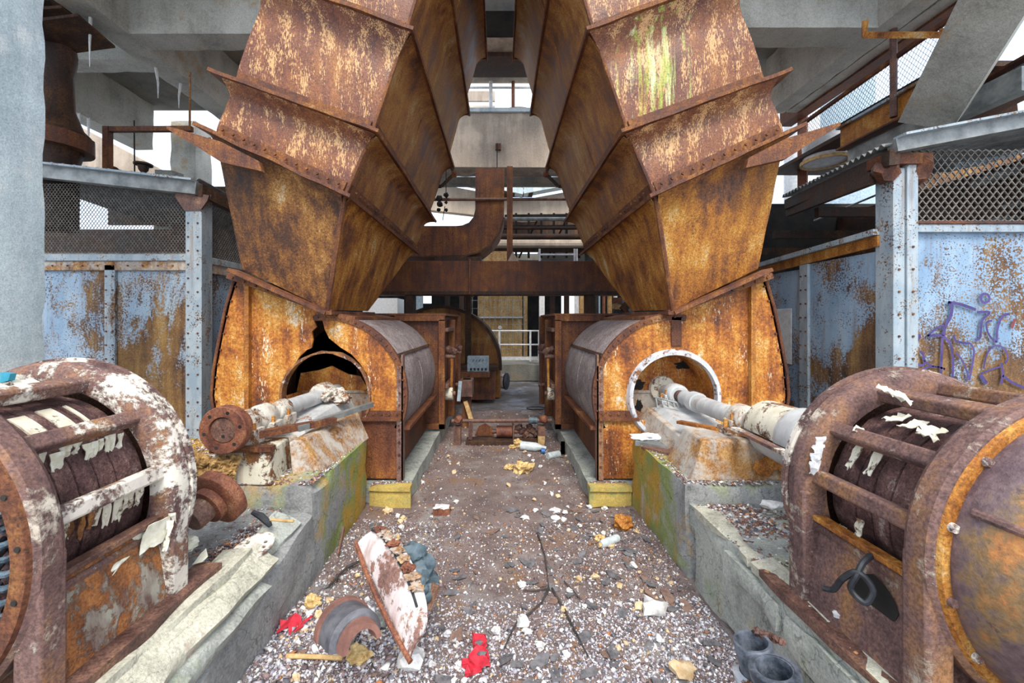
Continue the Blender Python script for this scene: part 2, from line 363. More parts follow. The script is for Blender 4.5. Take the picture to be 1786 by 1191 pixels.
class MB:
    def __init__(s):
        s.v, s.f, s.m = [], [], []
    def add(s, vs, fs, m=0):
        b = len(s.v)
        s.v += [Vector(p) for p in vs]
        s.f += [tuple(i + b for i in f) for f in fs]
        s.m += [m] * len(fs)
    def hexa(s, p, m=0):      # p: 4 bottom, 4 top
        s.add(p, [(3, 2, 1, 0), (4, 5, 6, 7), (0, 1, 5, 4), (1, 2, 6, 5), (2, 3, 7, 6), (3, 0, 4, 7)], m)
    def box(s, x0, x1, y0, y1, z0, z1, m=0):
        s.hexa([(x0, y0, z0), (x1, y0, z0), (x1, y1, z0), (x0, y1, z0), (x0, y0, z1), (x1, y0, z1), (x1, y1, z1), (x0, y1, z1)], m)
    def obox(s, c, size, ax=None, m=0):
        """box at c, size along the axes ax (3 unit vectors)"""
        ax = ax or (V(1, 0, 0), V(0, 1, 0), V(0, 0, 1))
        h = [a * (d / 2) for a, d in zip(ax, size)]
        c = Vector(c)
        s.hexa([c - h[0] - h[1] - h[2], c + h[0] - h[1] - h[2], c + h[0] + h[1] - h[2], c - h[0] + h[1] - h[2],
                c - h[0] - h[1] + h[2], c + h[0] - h[1] + h[2], c + h[0] + h[1] + h[2], c - h[0] + h[1] + h[2]], m)
    def bar(s, a, b, w, d, up=(0, 0, 1), m=0):
        a, b = Vector(a), Vector(b)
        t = (b - a)
        L = t.length
        t.normalize()
        u = Vector(up)
        sd = t.cross(u)
        if sd.length < 1e-4: sd = t.cross(V(0, 1, 0))
        sd.normalize()
        u = sd.cross(t)
        s.obox((a + b) / 2, (L, w, d), (t, sd, u), m)
    def prism(s, poly, vec, m=0, holes=()):
        """polygon (list of Vector, planar) extruded by vec; optional holes"""
        vec = Vector(vec)
        loops = [list(map(Vector, poly))] + [list(map(Vector, h)) for h in holes]
        flat = [p for l in loops for p in l]
        n = len(flat)
        tris = tessellate_polygon(loops) if (holes or len(poly) > 4) else None
        fs = []
        if tris:
            fs += [tuple(t) for t in tris] + [tuple(i + n for i in reversed(t)) for t in tris]
        else:
            k = len(poly)
            fs += [tuple(range(k)), tuple(reversed(range(n, n + k)))]
        o = 0
        for l in loops:
            k = len(l)
            for i in range(k):
                a, b = o + i, o + (i + 1) % k
                fs.append((a, b, b + n, a + n))
            o += k
        s.add(flat + [p + vec for p in flat], fs, m)
    def tube(s, path, r, n=8, m=0, caps=True, closed=False):
        path = [Vector(p) for p in path]
        k = len(path)
        rs = r if isinstance(r, (list, tuple)) else [r] * k
        vs, fs = [], []
        prev = None
        for i in range(k):
            if closed: t = path[(i + 1) % k] - path[i - 1]
            else: t = path[min(i + 1, k - 1)] - path[max(i - 1, 0)]
            t.normalize()
            if prev is None:
                a = V(0, 0, 1) if abs(t.z) < 0.9 else V(1, 0, 0)
                u = t.cross(a).normalized()
            else:
                u = (prev - t * prev.dot(t)).normalized()
            prev = u
            w = t.cross(u)
            for j in range(n):
                q = 2 * PI * j / n
                vs.append(path[i] + (u * math.cos(q) + w * math.sin(q)) * rs[i])
        for i in range(k if closed else k - 1):
            for j in range(n):
                a, b = i * n + j, i * n + (j + 1) % n
                c, d = ((i + 1) % k) * n + (j + 1) % n, ((i + 1) % k) * n + j
                fs.append((a, b, c, d))
        if caps and not closed:
            fs.append(tuple(reversed(range(n))))
            fs.append(tuple(range((k - 1) * n, k * n)))
        s.add(vs, fs, m)
    def lathe(s, o, axis, prof, n=32, a0=0.0, a1=2 * PI, up=None, m=0, close=False, jit=0.0):
        """prof: (t, r) along axis; angle 0 = side vector, measured towards up"""
        o, axis = Vector(o), Vector(axis).normalized()
        up = Vector(up) if up else (V(0, 0, 1) if abs(axis.z) < 0.9 else V(0, 1, 0))
        sd = up.cross(axis).normalized() if abs(axis.z) > 0.9 else V(1, 0, 0)
        sd = (sd - axis * sd.dot(axis)).normalized()
        upv = (up - axis * up.dot(axis)).normalized()
        full = abs(a1 - a0 - 2 * PI) < 1e-6
        k = n if full else n + 1
        vs, fs = [], []
        pr = list(prof)
        for i in range(k):
            q = a0 + (a1 - a0) * i / n
            d = sd * math.cos(q) + upv * math.sin(q)
            for (tt, rr) in pr:
                j = (RNG.random() - 0.5) * jit
                vs.append(o + axis * tt + d * (rr + j))
        q = len(pr)
        for i in range(n):
            a, b = i, (i + 1) % k
            for j in range(q if close else q - 1):
                j2 = (j + 1) % q
                fs.append((a * q + j, b * q + j, b * q + j2, a * q + j2))
        if close and not full:
            fs.append(tuple(reversed(range(q))))
            fs.append(tuple(range((k - 1) * q, k * q)))
        s.add(vs, fs, m)
    def grid(s, fn, nu, nv, m=0, thick=None):
        vs = [fn(i / nu, j / nv) for j in range(nv + 1) for i in range(nu + 1)]
        fs = [(j * (nu + 1) + i, j * (nu + 1) + i + 1, (j + 1) * (nu + 1) + i + 1, (j + 1) * (nu + 1) + i) for j in range(nv) for i in range(nu)]
        if thick:
            n = len(vs)
            th = Vector(thick)
            fs2 = [tuple(i + n for i in reversed(f)) for f in fs]
            rim = [j for j in range(nu)]
            loop = [i for i in range(nu + 1)] + [j * (nu + 1) + nu for j in range(1, nv + 1)] + [nv * (nu + 1) + i for i in range(nu - 1, -1, -1)] + [j * (nu + 1) for j in range(nv - 1, 0, -1)]
            L = len(loop)
            fs3 = [(loop[(i + 1) % L], loop[i], loop[i] + n, loop[(i + 1) % L] + n) for i in range(L)]
            vs = [Vector(p) for p in vs]
            s.add(vs + [p + th for p in vs], fs + fs2 + fs3, m)
        else:
            s.add(vs, fs, m)
    def rock(s, c, size, seed=0, rough=0.35, m=0, lev=1, rot=0.0):
        ic = ICO[lev]
        sx, sy, sz = size if isinstance(size, (tuple, list)) else (size, size, size)
        c = Vector(c)
        off = V(seed * 3.17, seed * 1.31, seed * 7.7)
        R = Matrix.Rotation(rot, 3, 'Z')
        vs = []
        for p in ic[0]:
            k = 1 + rough * noise.noise(p * 1.9 + off) * 1.6 + rough * 0.5 * noise.noise(p * 4.3 + off)
            vs.append(c + R @ V(p.x * sx * k, p.y * sy * k, p.z * sz * k))
        s.add(vs, ic[1], m)
    def rbox(s, x0, x1, y0, y1, z0, z1, step=0.08, amp=0.01, edge=0.03, m=0, fn=None):
        """box with a gridded, uneven surface and chipped edges"""
        nx, ny, nz = [max(1, min(60, int(round((b - a) / step)))) for a, b in ((x0, x1), (y0, y1), (z0, z1))]
        idx, vs, fs = {}, [], []
        def vid(i, j, k):
            key = (i, j, k)
            if key not in idx:
                p = V(x0 + (x1 - x0) * i / nx, y0 + (y1 - y0) * j / ny, z0 + (z1 - z0) * k / nz)
                ex = (i == 0) - (i == nx)
                ey = (j == 0) - (j == ny)
                ez = (k == 0) - (k == nz)
                q = p + noise.noise_vector(p * 5.0) * amp
                if (ex != 0) + (ey != 0) + (ez != 0) >= 2:
                    e = edge * max(0.0, 0.35 + noise.noise(p * 4.0) * 1.3)
                    q += V(ex, ey, ez) * e
                if fn: q = fn(q)
                idx[key] = len(vs)
                vs.append(q)
            return idx[key]
        for i in range(nx):
            for j in range(ny):
                for k, fl in ((0, 1), (nz, 0)):
                    f = [vid(i, j, k), vid(i + 1, j, k), vid(i + 1, j + 1, k), vid(i, j + 1, k)]
                    fs.append(tuple(reversed(f)) if fl else tuple(f))
        for i in range(nx):
            for k in range(nz):
                for j, fl in ((0, 0), (ny, 1)):
                    f = [vid(i, j, k), vid(i + 1, j, k), vid(i + 1, j, k + 1), vid(i, j, k + 1)]
                    fs.append(tuple(reversed(f)) if fl else tuple(f))
        for j in range(ny):
            for k in range(nz):
                for i, fl in ((0, 1), (nx, 0)):
                    f = [vid(i, j, k), vid(i, j + 1, k), vid(i, j + 1, k + 1), vid(i, j, k + 1)]
                    fs.append(tuple(reversed(f)) if fl else tuple(f))
        s.add(vs, fs, m)
    def bolt(s, c, nrm, r=0.012, h=0.012, n=6, m=0):
        c, nrm = Vector(c), Vector(nrm).normalized()
        s.tube([c - nrm * 0.003, c + nrm * h], [r, r * 0.85], n, m)
    def ribbon(s, pts, w, nrm, m=0):
        pts = [Vector(p) for p in pts]
        nrm = Vector(nrm)
        vs, fs = [], []
        for i, p in enumerate(pts):
            t = (pts[min(i + 1, len(pts) - 1)] - pts[max(i - 1, 0)]).normalized()
            d = t.cross(nrm).normalized() * (w / 2)
            vs += [p - d, p + d]
        for i in range(len(pts) - 1):
            fs.append((2 * i, 2 * i + 1, 2 * i + 3, 2 * i + 2))
        s.add(vs, fs, m)
    def build(s, name, mats, parent=None, bevel=0.0, smooth=35, kind=None, label=None, cat=None, group=None):
        if parent is not None:
            o0 = WLOC[parent.name]
        else:
            a = np.array([tuple(p) for p in s.v])
            lo, hi = a.min(0), a.max(0)
            o0 = V((lo[0] + hi[0]) / 2, (lo[1] + hi[1]) / 2, lo[2])
        me = bpy.data.meshes.new(name)
        me.from_pydata([tuple(p - o0) for p in s.v], [], s.f)
        mats = mats if isinstance(mats, (list, tuple)) else [mats]
        for mm in mats: me.materials.append(M[mm] if isinstance(mm, str) else mm)
        if len(mats) > 1: me.polygons.foreach_set('material_index', s.m)
        if smooth:
            me.polygons.foreach_set('use_smooth', [True] * len(me.polygons))
            me.set_sharp_from_angle(angle=math.radians(smooth))
        me.update()
        o = bpy.data.objects.new(name, me)
        COL.objects.link(o)
        if parent is not None:
            o.parent = parent
            WLOC[o.name] = o0
        else:
            o.location = o0
            WLOC[o.name] = o0
        if bevel:
            b = o.modifiers.new('bevel', 'BEVEL')
            b.width = bevel
            b.segments = 2
            b.limit_method = 'ANGLE'
            b.angle_limit = math.radians(40)
        tag(o, label, cat, group, kind)
        return o

def _ico(lev):
    g = (1 + 5 ** 0.5) / 2
    vs = [V(*p).normalized() for p in [(-1, g, 0), (1, g, 0), (-1, -g, 0), (1, -g, 0), (0, -1, g), (0, 1, g), (0, -1, -g), (0, 1, -g), (g, 0, -1), (g, 0, 1), (-g, 0, -1), (-g, 0, 1)]]
    fs = [(0, 11, 5), (0, 5, 1), (0, 1, 7), (0, 7, 10), (0, 10, 11), (1, 5, 9), (5, 11, 4), (11, 10, 2), (10, 7, 6), (7, 1, 8), (3, 9, 4), (3, 4, 2), (3, 2, 6), (3, 6, 8), (3, 8, 9), (4, 9, 5), (2, 4, 11), (6, 2, 10), (8, 6, 7), (9, 8, 1)]
    for _ in range(lev):
        mid, nf = {}, []
        def mp(a, b):
            k = (min(a, b), max(a, b))
            if k not in mid:
                mid[k] = len(vs)
                vs.append(((vs[a] + vs[b]) / 2).normalized())
            return mid[k]
        for a, b, c in fs:
            x, y, z = mp(a, b), mp(b, c), mp(c, a)
            nf += [(a, x, z), (b, y, x), (c, z, y), (x, y, z)]
        fs = nf
    return vs, fs
ICO = {i: _ico(i) for i in range(4)}

def tag(o, label=None, cat=None, group=None, kind=None):
    if label: o['label'] = label
    if cat: o['category'] = cat
    if group: o['group'] = group
    if kind: o['kind'] = kind
    return o
def thing(name, label, cat, loc=(0, 0, 0), group=None):
    o = bpy.data.objects.new(name, None)
    o.empty_display_size = 0.1
    COL.objects.link(o)
    o.location = loc
    WLOC[o.name] = Vector(loc)
    return tag(o, label, cat, group)
def one(name, fn, mats, parent=None, **kw):
    mb = MB()
    fn(mb)
    return mb.build(name, mats, parent, **kw)
def box_part(name, mat, parent, x0, x1, y0, y1, z0, z1, bevel=0.004, **kw):
    mb = MB()
    mb.box(min(x0, x1), max(x0, x1), y0, y1, z0, z1)
    return mb.build(name, mat, parent, bevel=bevel, **kw)
def bar_part(name, mat, parent, a, b, w, d, up=(0, 0, 1), bevel=0.0, **kw):
    mb = MB()
    mb.bar(a, b, w, d, up)
    return mb.build(name, mat, parent, bevel=bevel, **kw)
def tube_part(name, mat, parent, path, r, n=12, **kw):
    mb = MB()
    mb.tube(path, r, n)
    return mb.build(name, mat, parent, **kw)
def lerp(a, b, t): return a + (b - a) * t
# ------------------------------------------------------------------ the setting
def sect(name, mat, boxes, label=None, kind='structure', bevel=0.0):
    mb = MB()
    for b in boxes: mb.box(*b)
    return mb.build(name, mat, kind=kind, label=label, bevel=bevel)
sect('floor', 'slab', [(-14, 14, -5, 26, -0.3, -0.03)], 'damp dark concrete floor slab of the plant')
# ceiling: deck slabs and downstand beams
mb = MB()
mb.box(-12, -2.6, 1.6, 8.2, 5.9, 6.2)
mb.box(2.6, 5.0, 1.6, 7.2, 5.9, 6.2)
ceiling = mb.build('ceiling', 'concrete_dark', kind='structure', label='grey concrete deck slab over the fans')
def beam(x0, x1, y0, y1, z0, z1, mat='concrete_pale', name='downstand_beam'):
    mb = MB()
    mb.rbox(x0, x1, y0, y1, z0, z1, 0.15, 0.004, 0.012)
    mb.build(name, mat, ceiling)
beam(-4.74, -4.40, 0.9, 6.9, 5.0, 5.9)
beam(-7.25, -6.9, 0.9, 8.0, 5.0, 5.9)
beam(-4.42, -2.6, 4.75, 5.05, 5.0, 5.9)
beam(-6.9, -4.74, 5.6, 5.9, 5.25, 5.9)
beam(4.38, 4.66, 0.9, 6.6, 5.0, 5.9)
beam(4.70, 4.90, 0.9, 6.6, 5.02, 5.9)
beam(2.6, 4.4, 4.65, 5.0, 5.0, 5.9)
# pillar on the column side
mb = MB()
mb.rbox(-4.1, -3.42, 2.35, 3.02, -0.05, 6.0, 0.12, 0.004, 0.010)
mb.build('concrete_pillar', 'concrete_col', kind='structure', label='pale blue-white plastered concrete pillar beside the motor with cream bands')
# far walls of the plant: dark, with openings to the sky
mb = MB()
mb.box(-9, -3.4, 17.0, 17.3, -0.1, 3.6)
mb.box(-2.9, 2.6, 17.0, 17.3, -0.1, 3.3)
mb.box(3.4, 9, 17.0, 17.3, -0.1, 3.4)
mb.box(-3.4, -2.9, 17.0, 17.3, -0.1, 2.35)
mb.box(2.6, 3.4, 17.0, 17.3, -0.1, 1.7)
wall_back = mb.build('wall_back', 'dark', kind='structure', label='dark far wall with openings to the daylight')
mb = MB()
mb.box(-8, -1.6, 11.5, 17, 3.4, 3.6)
mb.box(1.3, 8, 11.5, 17, 3.75, 3.95)
mb.box(-1.6, 1.3, 12.5, 17, 3.5, 3.7)
mb.build('ceiling', 'concrete_dark', kind='structure', label='concrete deck over the dark far hall')

# big concrete lintel between the ducts and the tan beams beyond it
mb = MB()
mb.rbox(-3.2, 3.4, 9.0, 9.6, 5.05, 6.28, 0.2, 0.006, 0.012)
lintel = mb.build('concrete_lintel', 'concrete_tan', kind='structure', label='broad streaked concrete lintel spanning behind the two ducts')
box_part('light_edge', 'concrete_col', lintel, -3.2, 3.4, 8.94, 9.62, 6.27, 6.36)
box_part('steel_bracket', 'brown', lintel, -0.10, 0.02, 8.93, 9.0, 5.42, 5.56)
mb = MB()
mb.box(-3.2, 3.4, 9.6, 9.9, 4.9, 5.05)
mb.build('concrete_soffit', 'concrete_dark', lintel)
for nm, a, b, w, d in (('roof_beam', (-3.4, 13.0, 6.55), (0.75, 13.0, 5.75), 0.4, 0.20), ('roof_beam', (0.75, 13.0, 5.78), (3.4, 13.0, 6.28), 0.4, 0.22)):
    bar_part(nm, 'concrete_col', None, a, b, w, d, kind='structure', label='pale sloping concrete roof beam behind the elbow duct')
mb = MB()
mb.prism([V(-3.4, 13.3, 6.4), V(0.75, 13.3, 5.62), V(3.4, 13.3, 6.1), V(3.4, 13.3, 5.1), V(0.75, 13.3, 4.95), V(-3.4, 13.3, 5.4)], (0, 0.3, 0))
mb.build('wall_upper', 'concrete_tan', kind='structure', label='tan stained concrete wall panel under the sloping roof beams')
mb = MB()
mb.prism([V(-3.6, 14.5, 4.75), V(-0.7, 14.5, 4.95), V(-0.7, 14.5, 3.6), V(-3.6, 14.5, 3.6)], (0, 0.3, 0))
mb.build('wall_upper', 'concrete_tan', kind='structure', label='sunlit tan concrete wall behind the horizontal leg of the elbow duct')

# ------------------------------------------------------------------ fan foundations and motor plinths
def mirror(sx):
    return lambda x: x * sx
SIDE = {-1: 'the loose coupling', 1: 'the purple graffiti'}
def plinth(sx, lab):
    t = thing('concrete_plinth', lab, 'plinth', (sx * 2.0, 2.4, 0))
    mb = MB()
    xs = sorted((sx * 1.13, sx * 3.1))
    mb.rbox(xs[0], xs[1], 2.44, 3.45, 0.0, 0.60, 0.07, 0.010, 0.035)
    mb.build('raised_block', 'plinth', t)
    return t
pl = plinth(-1, 'stepped mossy concrete plinth with broken cream edge under the loose coupling')
pr = plinth(1, 'stepped mossy concrete plinth with cracked pale edge beside the two pipe stubs')
def slope_l(q):   # the broken inner face sinks towards the camera
    if q.z > 0.2:
        k = max(0.0, min(1.0, (2.30 - q.y) / 0.85))
        e = max(0.0, min(1.0, (q.x + 1.42) / 0.30))
        q = V(q.x, q.y, q.z - e * (0.04 + 0.20 * k))
    return q
one('front_block', lambda mb: mb.rbox(-3.1, -1.12, 0.55, 2.44, 0.0, 0.47, 0.06, 0.014, 0.02, fn=slope_l), 'plinth', pl)
mb = MB()
mb.rbox(1.16, 3.1, 0.55, 2.44, 0.0, 0.49, 0.06, 0.012, 0.05)
mb.build('front_block', 'plinth_grey', pr)
# broken edge layers, one object per slab of concrete
def slab_piece(parent, a, b, wx, wz, mat, roll=0.0, seed=0):
    a, b = Vector(a), Vector(b)
    L = (b - a).length
    mb = MB()
    t = (b - a).normalized()
    sd = t.cross(V(0, 0, 1)).normalized()
    up = sd.cross(t)
    R = Matrix.Rotation(roll, 3, t)
    sd, up = R @ sd, R @ up
    off = V(seed * 5.1, seed * 2.3, 0)
    def fn(q):
        e = 1 - 0.12 * max(0, noise.noise(V(q.x * 5, 0, 0) + off))
        return a + t * (q.x + 0.015 * noise.noise(q * 9 + off)) + sd * (q.y * e) + up * q.z + noise.noise_vector(q * 9 + off) * 0.005
    mb.rbox(0, L, -wx / 2, wx / 2, -wz / 2, wz / 2, 0.045, 0.004, 0.022, fn=fn)
    mb.build('broken_slab', mat, parent)
slab_piece(pl, (-1.285, 0.9, 0.435), (-1.27, 1.95, 0.455), 0.15, 0.09, 'plinth_pale', -0.06, 1)
slab_piece(pl, (-1.20, 0.9, 0.38), (-1.185, 2.0, 0.41), 0.13, 0.11, 'plinth_pale', 0.62, 2)
slab_piece(pl, (-1.155, 0.95, 0.285), (-1.15, 1.90, 0.32), 0.09, 0.13, 'plinth_grey', 0.55, 3)
slab_piece(pl, (-1.43, 1.0, 0.475), (-1.41, 1.80, 0.475), 0.07, 0.05, 'plinth_grey', 0.1, 4)
slab_piece(pl, (-1.25, 1.98, 0.40), (-1.22, 2.30, 0.455), 0.16, 0.07, 'plinth_grey', 0.45, 5)
for (y0, y1, x, z, wx, wz, rl, mt, sd) in ((0.9, 1.42, 1.215, 0.475, 0.10, 0.05, -0.12, 'plinth_pale', 6), (1.43, 1.85, 1.21, 0.478, 0.11, 0.05, -0.15, 'plinth_pale', 7),
                                     (1.87, 2.42, 1.20, 0.482, 0.10, 0.05, -0.1, 'plinth_pale', 8), (1.05, 1.62, 1.155, 0.37, 0.05, 0.13, 0.12, 'plinth_grey', 9),
                                     (1.64, 2.02, 1.15, 0.385, 0.045, 0.12, 0.08, 'plinth_grey', 10), (0.8, 1.5, 1.15, 0.215, 0.04, 0.15, 0.05, 'plinth_grey', 12)):
    slab_piece(pr, (x, y0, z), (x, y1, z), wx, wz, mt, rl, sd)
def fan_base(sx):
    xs = sorted((sx * 0.78, sx * 2.7))
    t = thing('fan_foundation', 'low yellow-stained concrete foundation under the fan %s' % ('near the stubbed clay pipe' if sx < 0 else 'near the plastic bottle'), 'foundation', (sx * 1.7, 3.45, 0))
    mb = MB()
    mb.rbox(xs[0], xs[1], 3.47, 6.9, 0.0, 0.17, 0.14, 0.008, 0.02)
    mb.build('block', 'plinth_grey', t)
    xf = sorted((sx * 0.765, sx * 1.125))
    mb = MB()
    mb.rbox(xf[0], xf[1], 3.43, 3.47, 0.0, 0.15, 0.05, 0.003, 0.01)
    mb.build('stained_face', 'yellow_block', t)
    mb = MB()
    mb.rbox(xf[0], xf[1], 3.41, 3.52, 0.15, 0.185, 0.05, 0.004, 0.012)
    mb.build('lip', 'yellow_block', t)
for s in (-1, 1): fan_base(s)

# ------------------------------------------------------------------ fans
FD = 3.6
def fan(sx):
    left = sx < 0
    t = thing('centrifugal_fan', 'rust-orange fan housing with a torn black hole above its inlet' if left else 'rust-orange fan housing with an intact round white-rimmed inlet', 'fan', (sx * 1.56, FD, 0.18))
    def Q(px, py, D=FD):   # traced on the fan beside the graffiti, mirrored for the other
        return V(sx * (px - VX) / FX * D, D, H - (py - VY) / FX * D)
    cx, cz, R = sx * 1.555, 0.935, 0.695
    arc = [V(cx - sx * R * math.cos(a), FD, cz + R * math.sin(a)) for a in [PI * 0.02 + (PI * 0.5 - 0.1) * i / 18 for i in range(19)]]
    outer = [Q(1044, 832), Q(1043, 760)] + arc + [Q(1166, 545), Q(1332, 486), Q(1346, 530), Q(1358, 585), Q(1368, 640), Q(1373, 690), Q(1366, 740), Q(1345, 790), Q(1315, 832)]
    icx, icz, ir = cx, 0.925, 0.395
    if left:
        hole = [(1252, 700), (1250, 672), (1242, 652), (1233, 640), (1222, 622), (1209, 610), (1201, 607), (1198, 592), (1200, 578), (1192, 570), (1199, 552), (1187, 548), (1182, 556), (1178, 574), (1170, 590), (1150, 606),
                (1131, 618), (1116, 634), (1104, 652), (1098, 672), (1096, 695), (1100, 722), (1112, 745), (1130, 762), (1152, 771), (1175, 774), (1200, 770), (1222, 760), (1240, 742), (1249, 722)]
        hole = [Q(*p) for p in hole]
    else:
        hole = [V(icx + ir * math.cos(a), FD, icz + ir * math.sin(a)) for a in [2 * PI * i / 40 for i in range(40)]]
    mb = MB()
    mb.prism(outer, (0, 0.02, 0), holes=[hole])
    mb.build('front_plate', 'fan', t)
    # lower apron of darker rust, seam angle iron
    xa, xb = sorted((Q(1043, 0).x, Q(1112, 0).x))
    box_part('lower_apron', 'fan_low' if left else 'fan', t, sx * 0.885, sx * 1.40, FD - 0.012, FD + 0.0, 0.19, 0.715)
    mb = MB()
    mb.box(xa, xb, FD - 0.05, FD - 0.012, 0.715, 0.745)
    mb.box(xa, xb, FD - 0.022, FD - 0.004, 0.745, 0.80)
    an = mb.build('seam_angle', 'brown', t)
    one('bolts', lambda mb: [mb.bolt(V(lerp(xa, xb, (i + .5) / 5), FD - 0.02, 0.772), (0, -1, 0), 0.013) for i in range(5)], 'brown', an, kind='stuff')
    # inner vertical corner angle with bolts
    mb = MB()
    x0 = sx * 0.868
    mb.box(min(x0, x0 + sx * 0.012), max(x0, x0 + sx * 0.012), FD - 0.02, FD + 0.06, 0.18, 1.30)
    mb.box(min(x0, x0 + sx * 0.055), max(x0, x0 + sx * 0.055), FD - 0.02, FD - 0.008, 0.18, 1.20)
    ca = mb.build('corner_angle', 'iron_cream', t)
    one('bolts', lambda mb: [mb.bolt(V(x0 + sx * 0.03, FD - 0.02, 0.3 + i * 0.11), (0, -1, 0), 0.012) for i in range(9)], 'brown', ca, kind='stuff')
    # vertical stiffener and edge angle
    xs = Q(1309, 0).x
    mb = MB()
    mb.box(xs - 0.02, xs + 0.02, FD - 0.045, FD - 0.002, 0.62, 1.93)
    mb.build('stiffener', 'orange', t)
    edge = [Q(1335, 490), Q(1350, 540), Q(1362, 600), Q(1371, 650), Q(1374, 690), Q(1366, 740)]
    mb = MB()
    mb.tube([p + V(0, -0.012, 0) for p in edge], 0.013, 6)
    mb.build('edge_angle', 'brown', t)
    one('bolts', lambda mb: [mb.bolt(lerp(edge[i], edge[i + 1], k) + V(-sx * 0.03, -0.002, 0), (0, -1, 0), 0.010) for i in range(5) for k in (0.2, 0.7)], 'brown', t, kind='stuff')
    if not left:
        box_part('seam_batten', 'brown', t, Q(1170, 0).x, Q(1188, 0).x, FD - 0.012, FD, 1.375, 1.64)
    # scroll wall (rear side) and casing interior
    pts = [Q(1332, 486), Q(1346, 530), Q(1358, 585), Q(1368, 640), Q(1373, 690), Q(1366, 740), Q(1345, 790), Q(1315, 832)]
    mb = MB()
    for a, b in zip(pts, pts[1:]):
        n = V(-sx * 0.015, 0, 0)
        mb.hexa([a, b, b + V(0, 1.6, 0), a + V(0, 1.6, 0), a + n, b + n, b + n + V(0, 1.6, 0), a + n + V(0, 1.6, 0)])
    mb.build('scroll_wall', 'fan_low', t)
    # drum cladding in two courses with an open edge
    a0, a1 = (PI * 0.45, PI * 1.14) if not left else (PI * -0.14, PI * 0.55)
    for y0, y1 in ((FD + 0.03, FD + 0.72), (FD + 0.735, FD + 1.58)):
        mb = MB()
        mb.lathe((cx, 0, cz), (0, 1, 0), [(y0, 0.70), (y0 + 0.01, 0.722), (y1 - 0.01, 0.722), (y1, 0.70), (y1, 0.69), (y0, 0.69)], 40, a0, a1, close=True)
        mb.build('cladding_course', 'cladding', t)
    mb = MB()
    mb.lathe((cx, 0, cz), (0, 1, 0), [(FD - 0.012, 0.675), (FD - 0.012, 0.728), (FD + 0.03, 0.728), (FD + 0.03, 0.675)], 40, a0, a1, close=True)
    rim = mb.build('drum_rim', 'brown', t)
    aa = [lerp(a0, a1, (i + 0.5) / 22) for i in range(22)]
    one('bolts', lambda mb: [mb.bolt(V(cx + 0.702 * math.cos(a), FD - 0.012, cz + 0.702 * math.sin(a)), (0, -1, 0), 0.010) for a in aa], 'brown', rim, kind='stuff')
    am = a1 - 0.95 if not left else a0 + 0.95
    mb = MB()
    for y0, y1 in ((FD + 0.02, FD + 1.58),):
        c = V(cx + 0.728 * math.cos(am), 0, cz + 0.728 * math.sin(am))
        mb.bar(c + V(0, y0, 0), c + V(0, y1, 0), 0.03, 0.02, (math.cos(am), 0, math.sin(am)))
    mb.build('cladding_strap', 'darkrust', t)
    # lower side of the casing and its bottom flange
    x = sx * 0.862
    box_part('side_plate', 'brown', t, x + sx * 0.10, x + sx * 0.12, FD + 0.02, 5.2, 0.19, 0.66, 0.0)
    mb = MB()
    mb.bar((x + sx * 0.03, FD + 0.03, 0.63), (x + sx * 0.03, 5.18, 0.63), 0.15, 0.03)
    mb.build('side_flange', 'flange', t)
    # inlet: rim ring, barrel, back plate in two halves
    up = V(0, 0, 1)
    mb = MB()
    ri = ir
    if left:
        mb.lathe((icx, 0, icz), (0, 1, 0), [(FD - 0.03, ri - 0.01), (FD - 0.03, ri + 0.012), (FD + 0.05, ri + 0.012), (FD + 0.05, ri - 0.01)], 40, 0, 2 * PI, close=True, jit=0.012)
    else:
        mb.lathe((icx, 0, icz), (0, 1, 0), [(FD - 0.045, ri - 0.02), (FD - 0.045, ri + 0.012), (FD - 0.01, ri + 0.03), (FD + 0.02, ri + 0.03), (FD + 0.02, ri - 0.02)], 48, close=True)
    mb.build('inlet_rim', 'ring_rust' if left else 'ring_white', t)
    mb = MB()
    mb.lathe((icx, 0, icz), (0, 1, 0), [(FD + 0.02, ri - 0.005), (FD + 0.30, ri - 0.03)], 40, *((PI * 1.0, PI * 2.0) if left else (0, 2 * PI)))
    mb.build('inlet_barrel', 'fan', t)
    yb = FD + 0.30
    for top in (True, False):
        ra = [V(icx + 0.42 * math.cos(a), yb, icz + 0.42 * math.sin(a)) for a in [(0 if top else PI) + PI * i / 20 for i in range(21)]]
        if top and left:   # corroded upper half leaves a black hole
            ra = [V(icx - 0.42, yb, icz + 0.0), V(icx - 0.38, yb, icz + 0.17), V(icx - 0.2, yb, icz + 0.20), V(icx - 0.08, yb, icz + 0.24), V(icx + 0.08, yb, icz + 0.16), V(icx + 0.2, yb, icz + 0.14),
                  V(icx + 0.27, yb, icz + 0.02), V(icx + 0.24, yb, icz)]
        mb = MB()
        mb.prism(ra, (0, 0.015, 0))
        if not top: mb.box(icx - 0.4, icx + 0.4, yb - 0.012, yb, icz - 0.02, icz + 0.005)
        mb.build('inlet_back_plate', 'fan' if top else 'pedestal', t)
    if not left:
        for (a, b) in (((1107, 676), (1118, 664)), ((1184, 640), (1200, 634)), ((1112, 712), (1117, 700))):
            pa, pb = P(*a, yb - 0.004), P(*b, yb - 0.004)
            mb = MB()
            c = (pa + pb) / 2
            mb.rock(c, (abs(pb.x - pa.x) * .6 + .012, .004, abs(pb.z - pa.z) * .5 + .012), int(a[0]), .8, lev=2)
            mb.build('rusted_hole', 'dark', t)
        mb = MB()
        mb.lathe((icx + 0.02, 0, 0.945), (0, 1, 0), [(yb - 0.03, 0.0), (yb - 0.03, 0.12), (yb, 0.13)], 24)
        mb.build('hub_plate', 'cream', t)
    # dark casing behind the torn hole
    mb = MB()
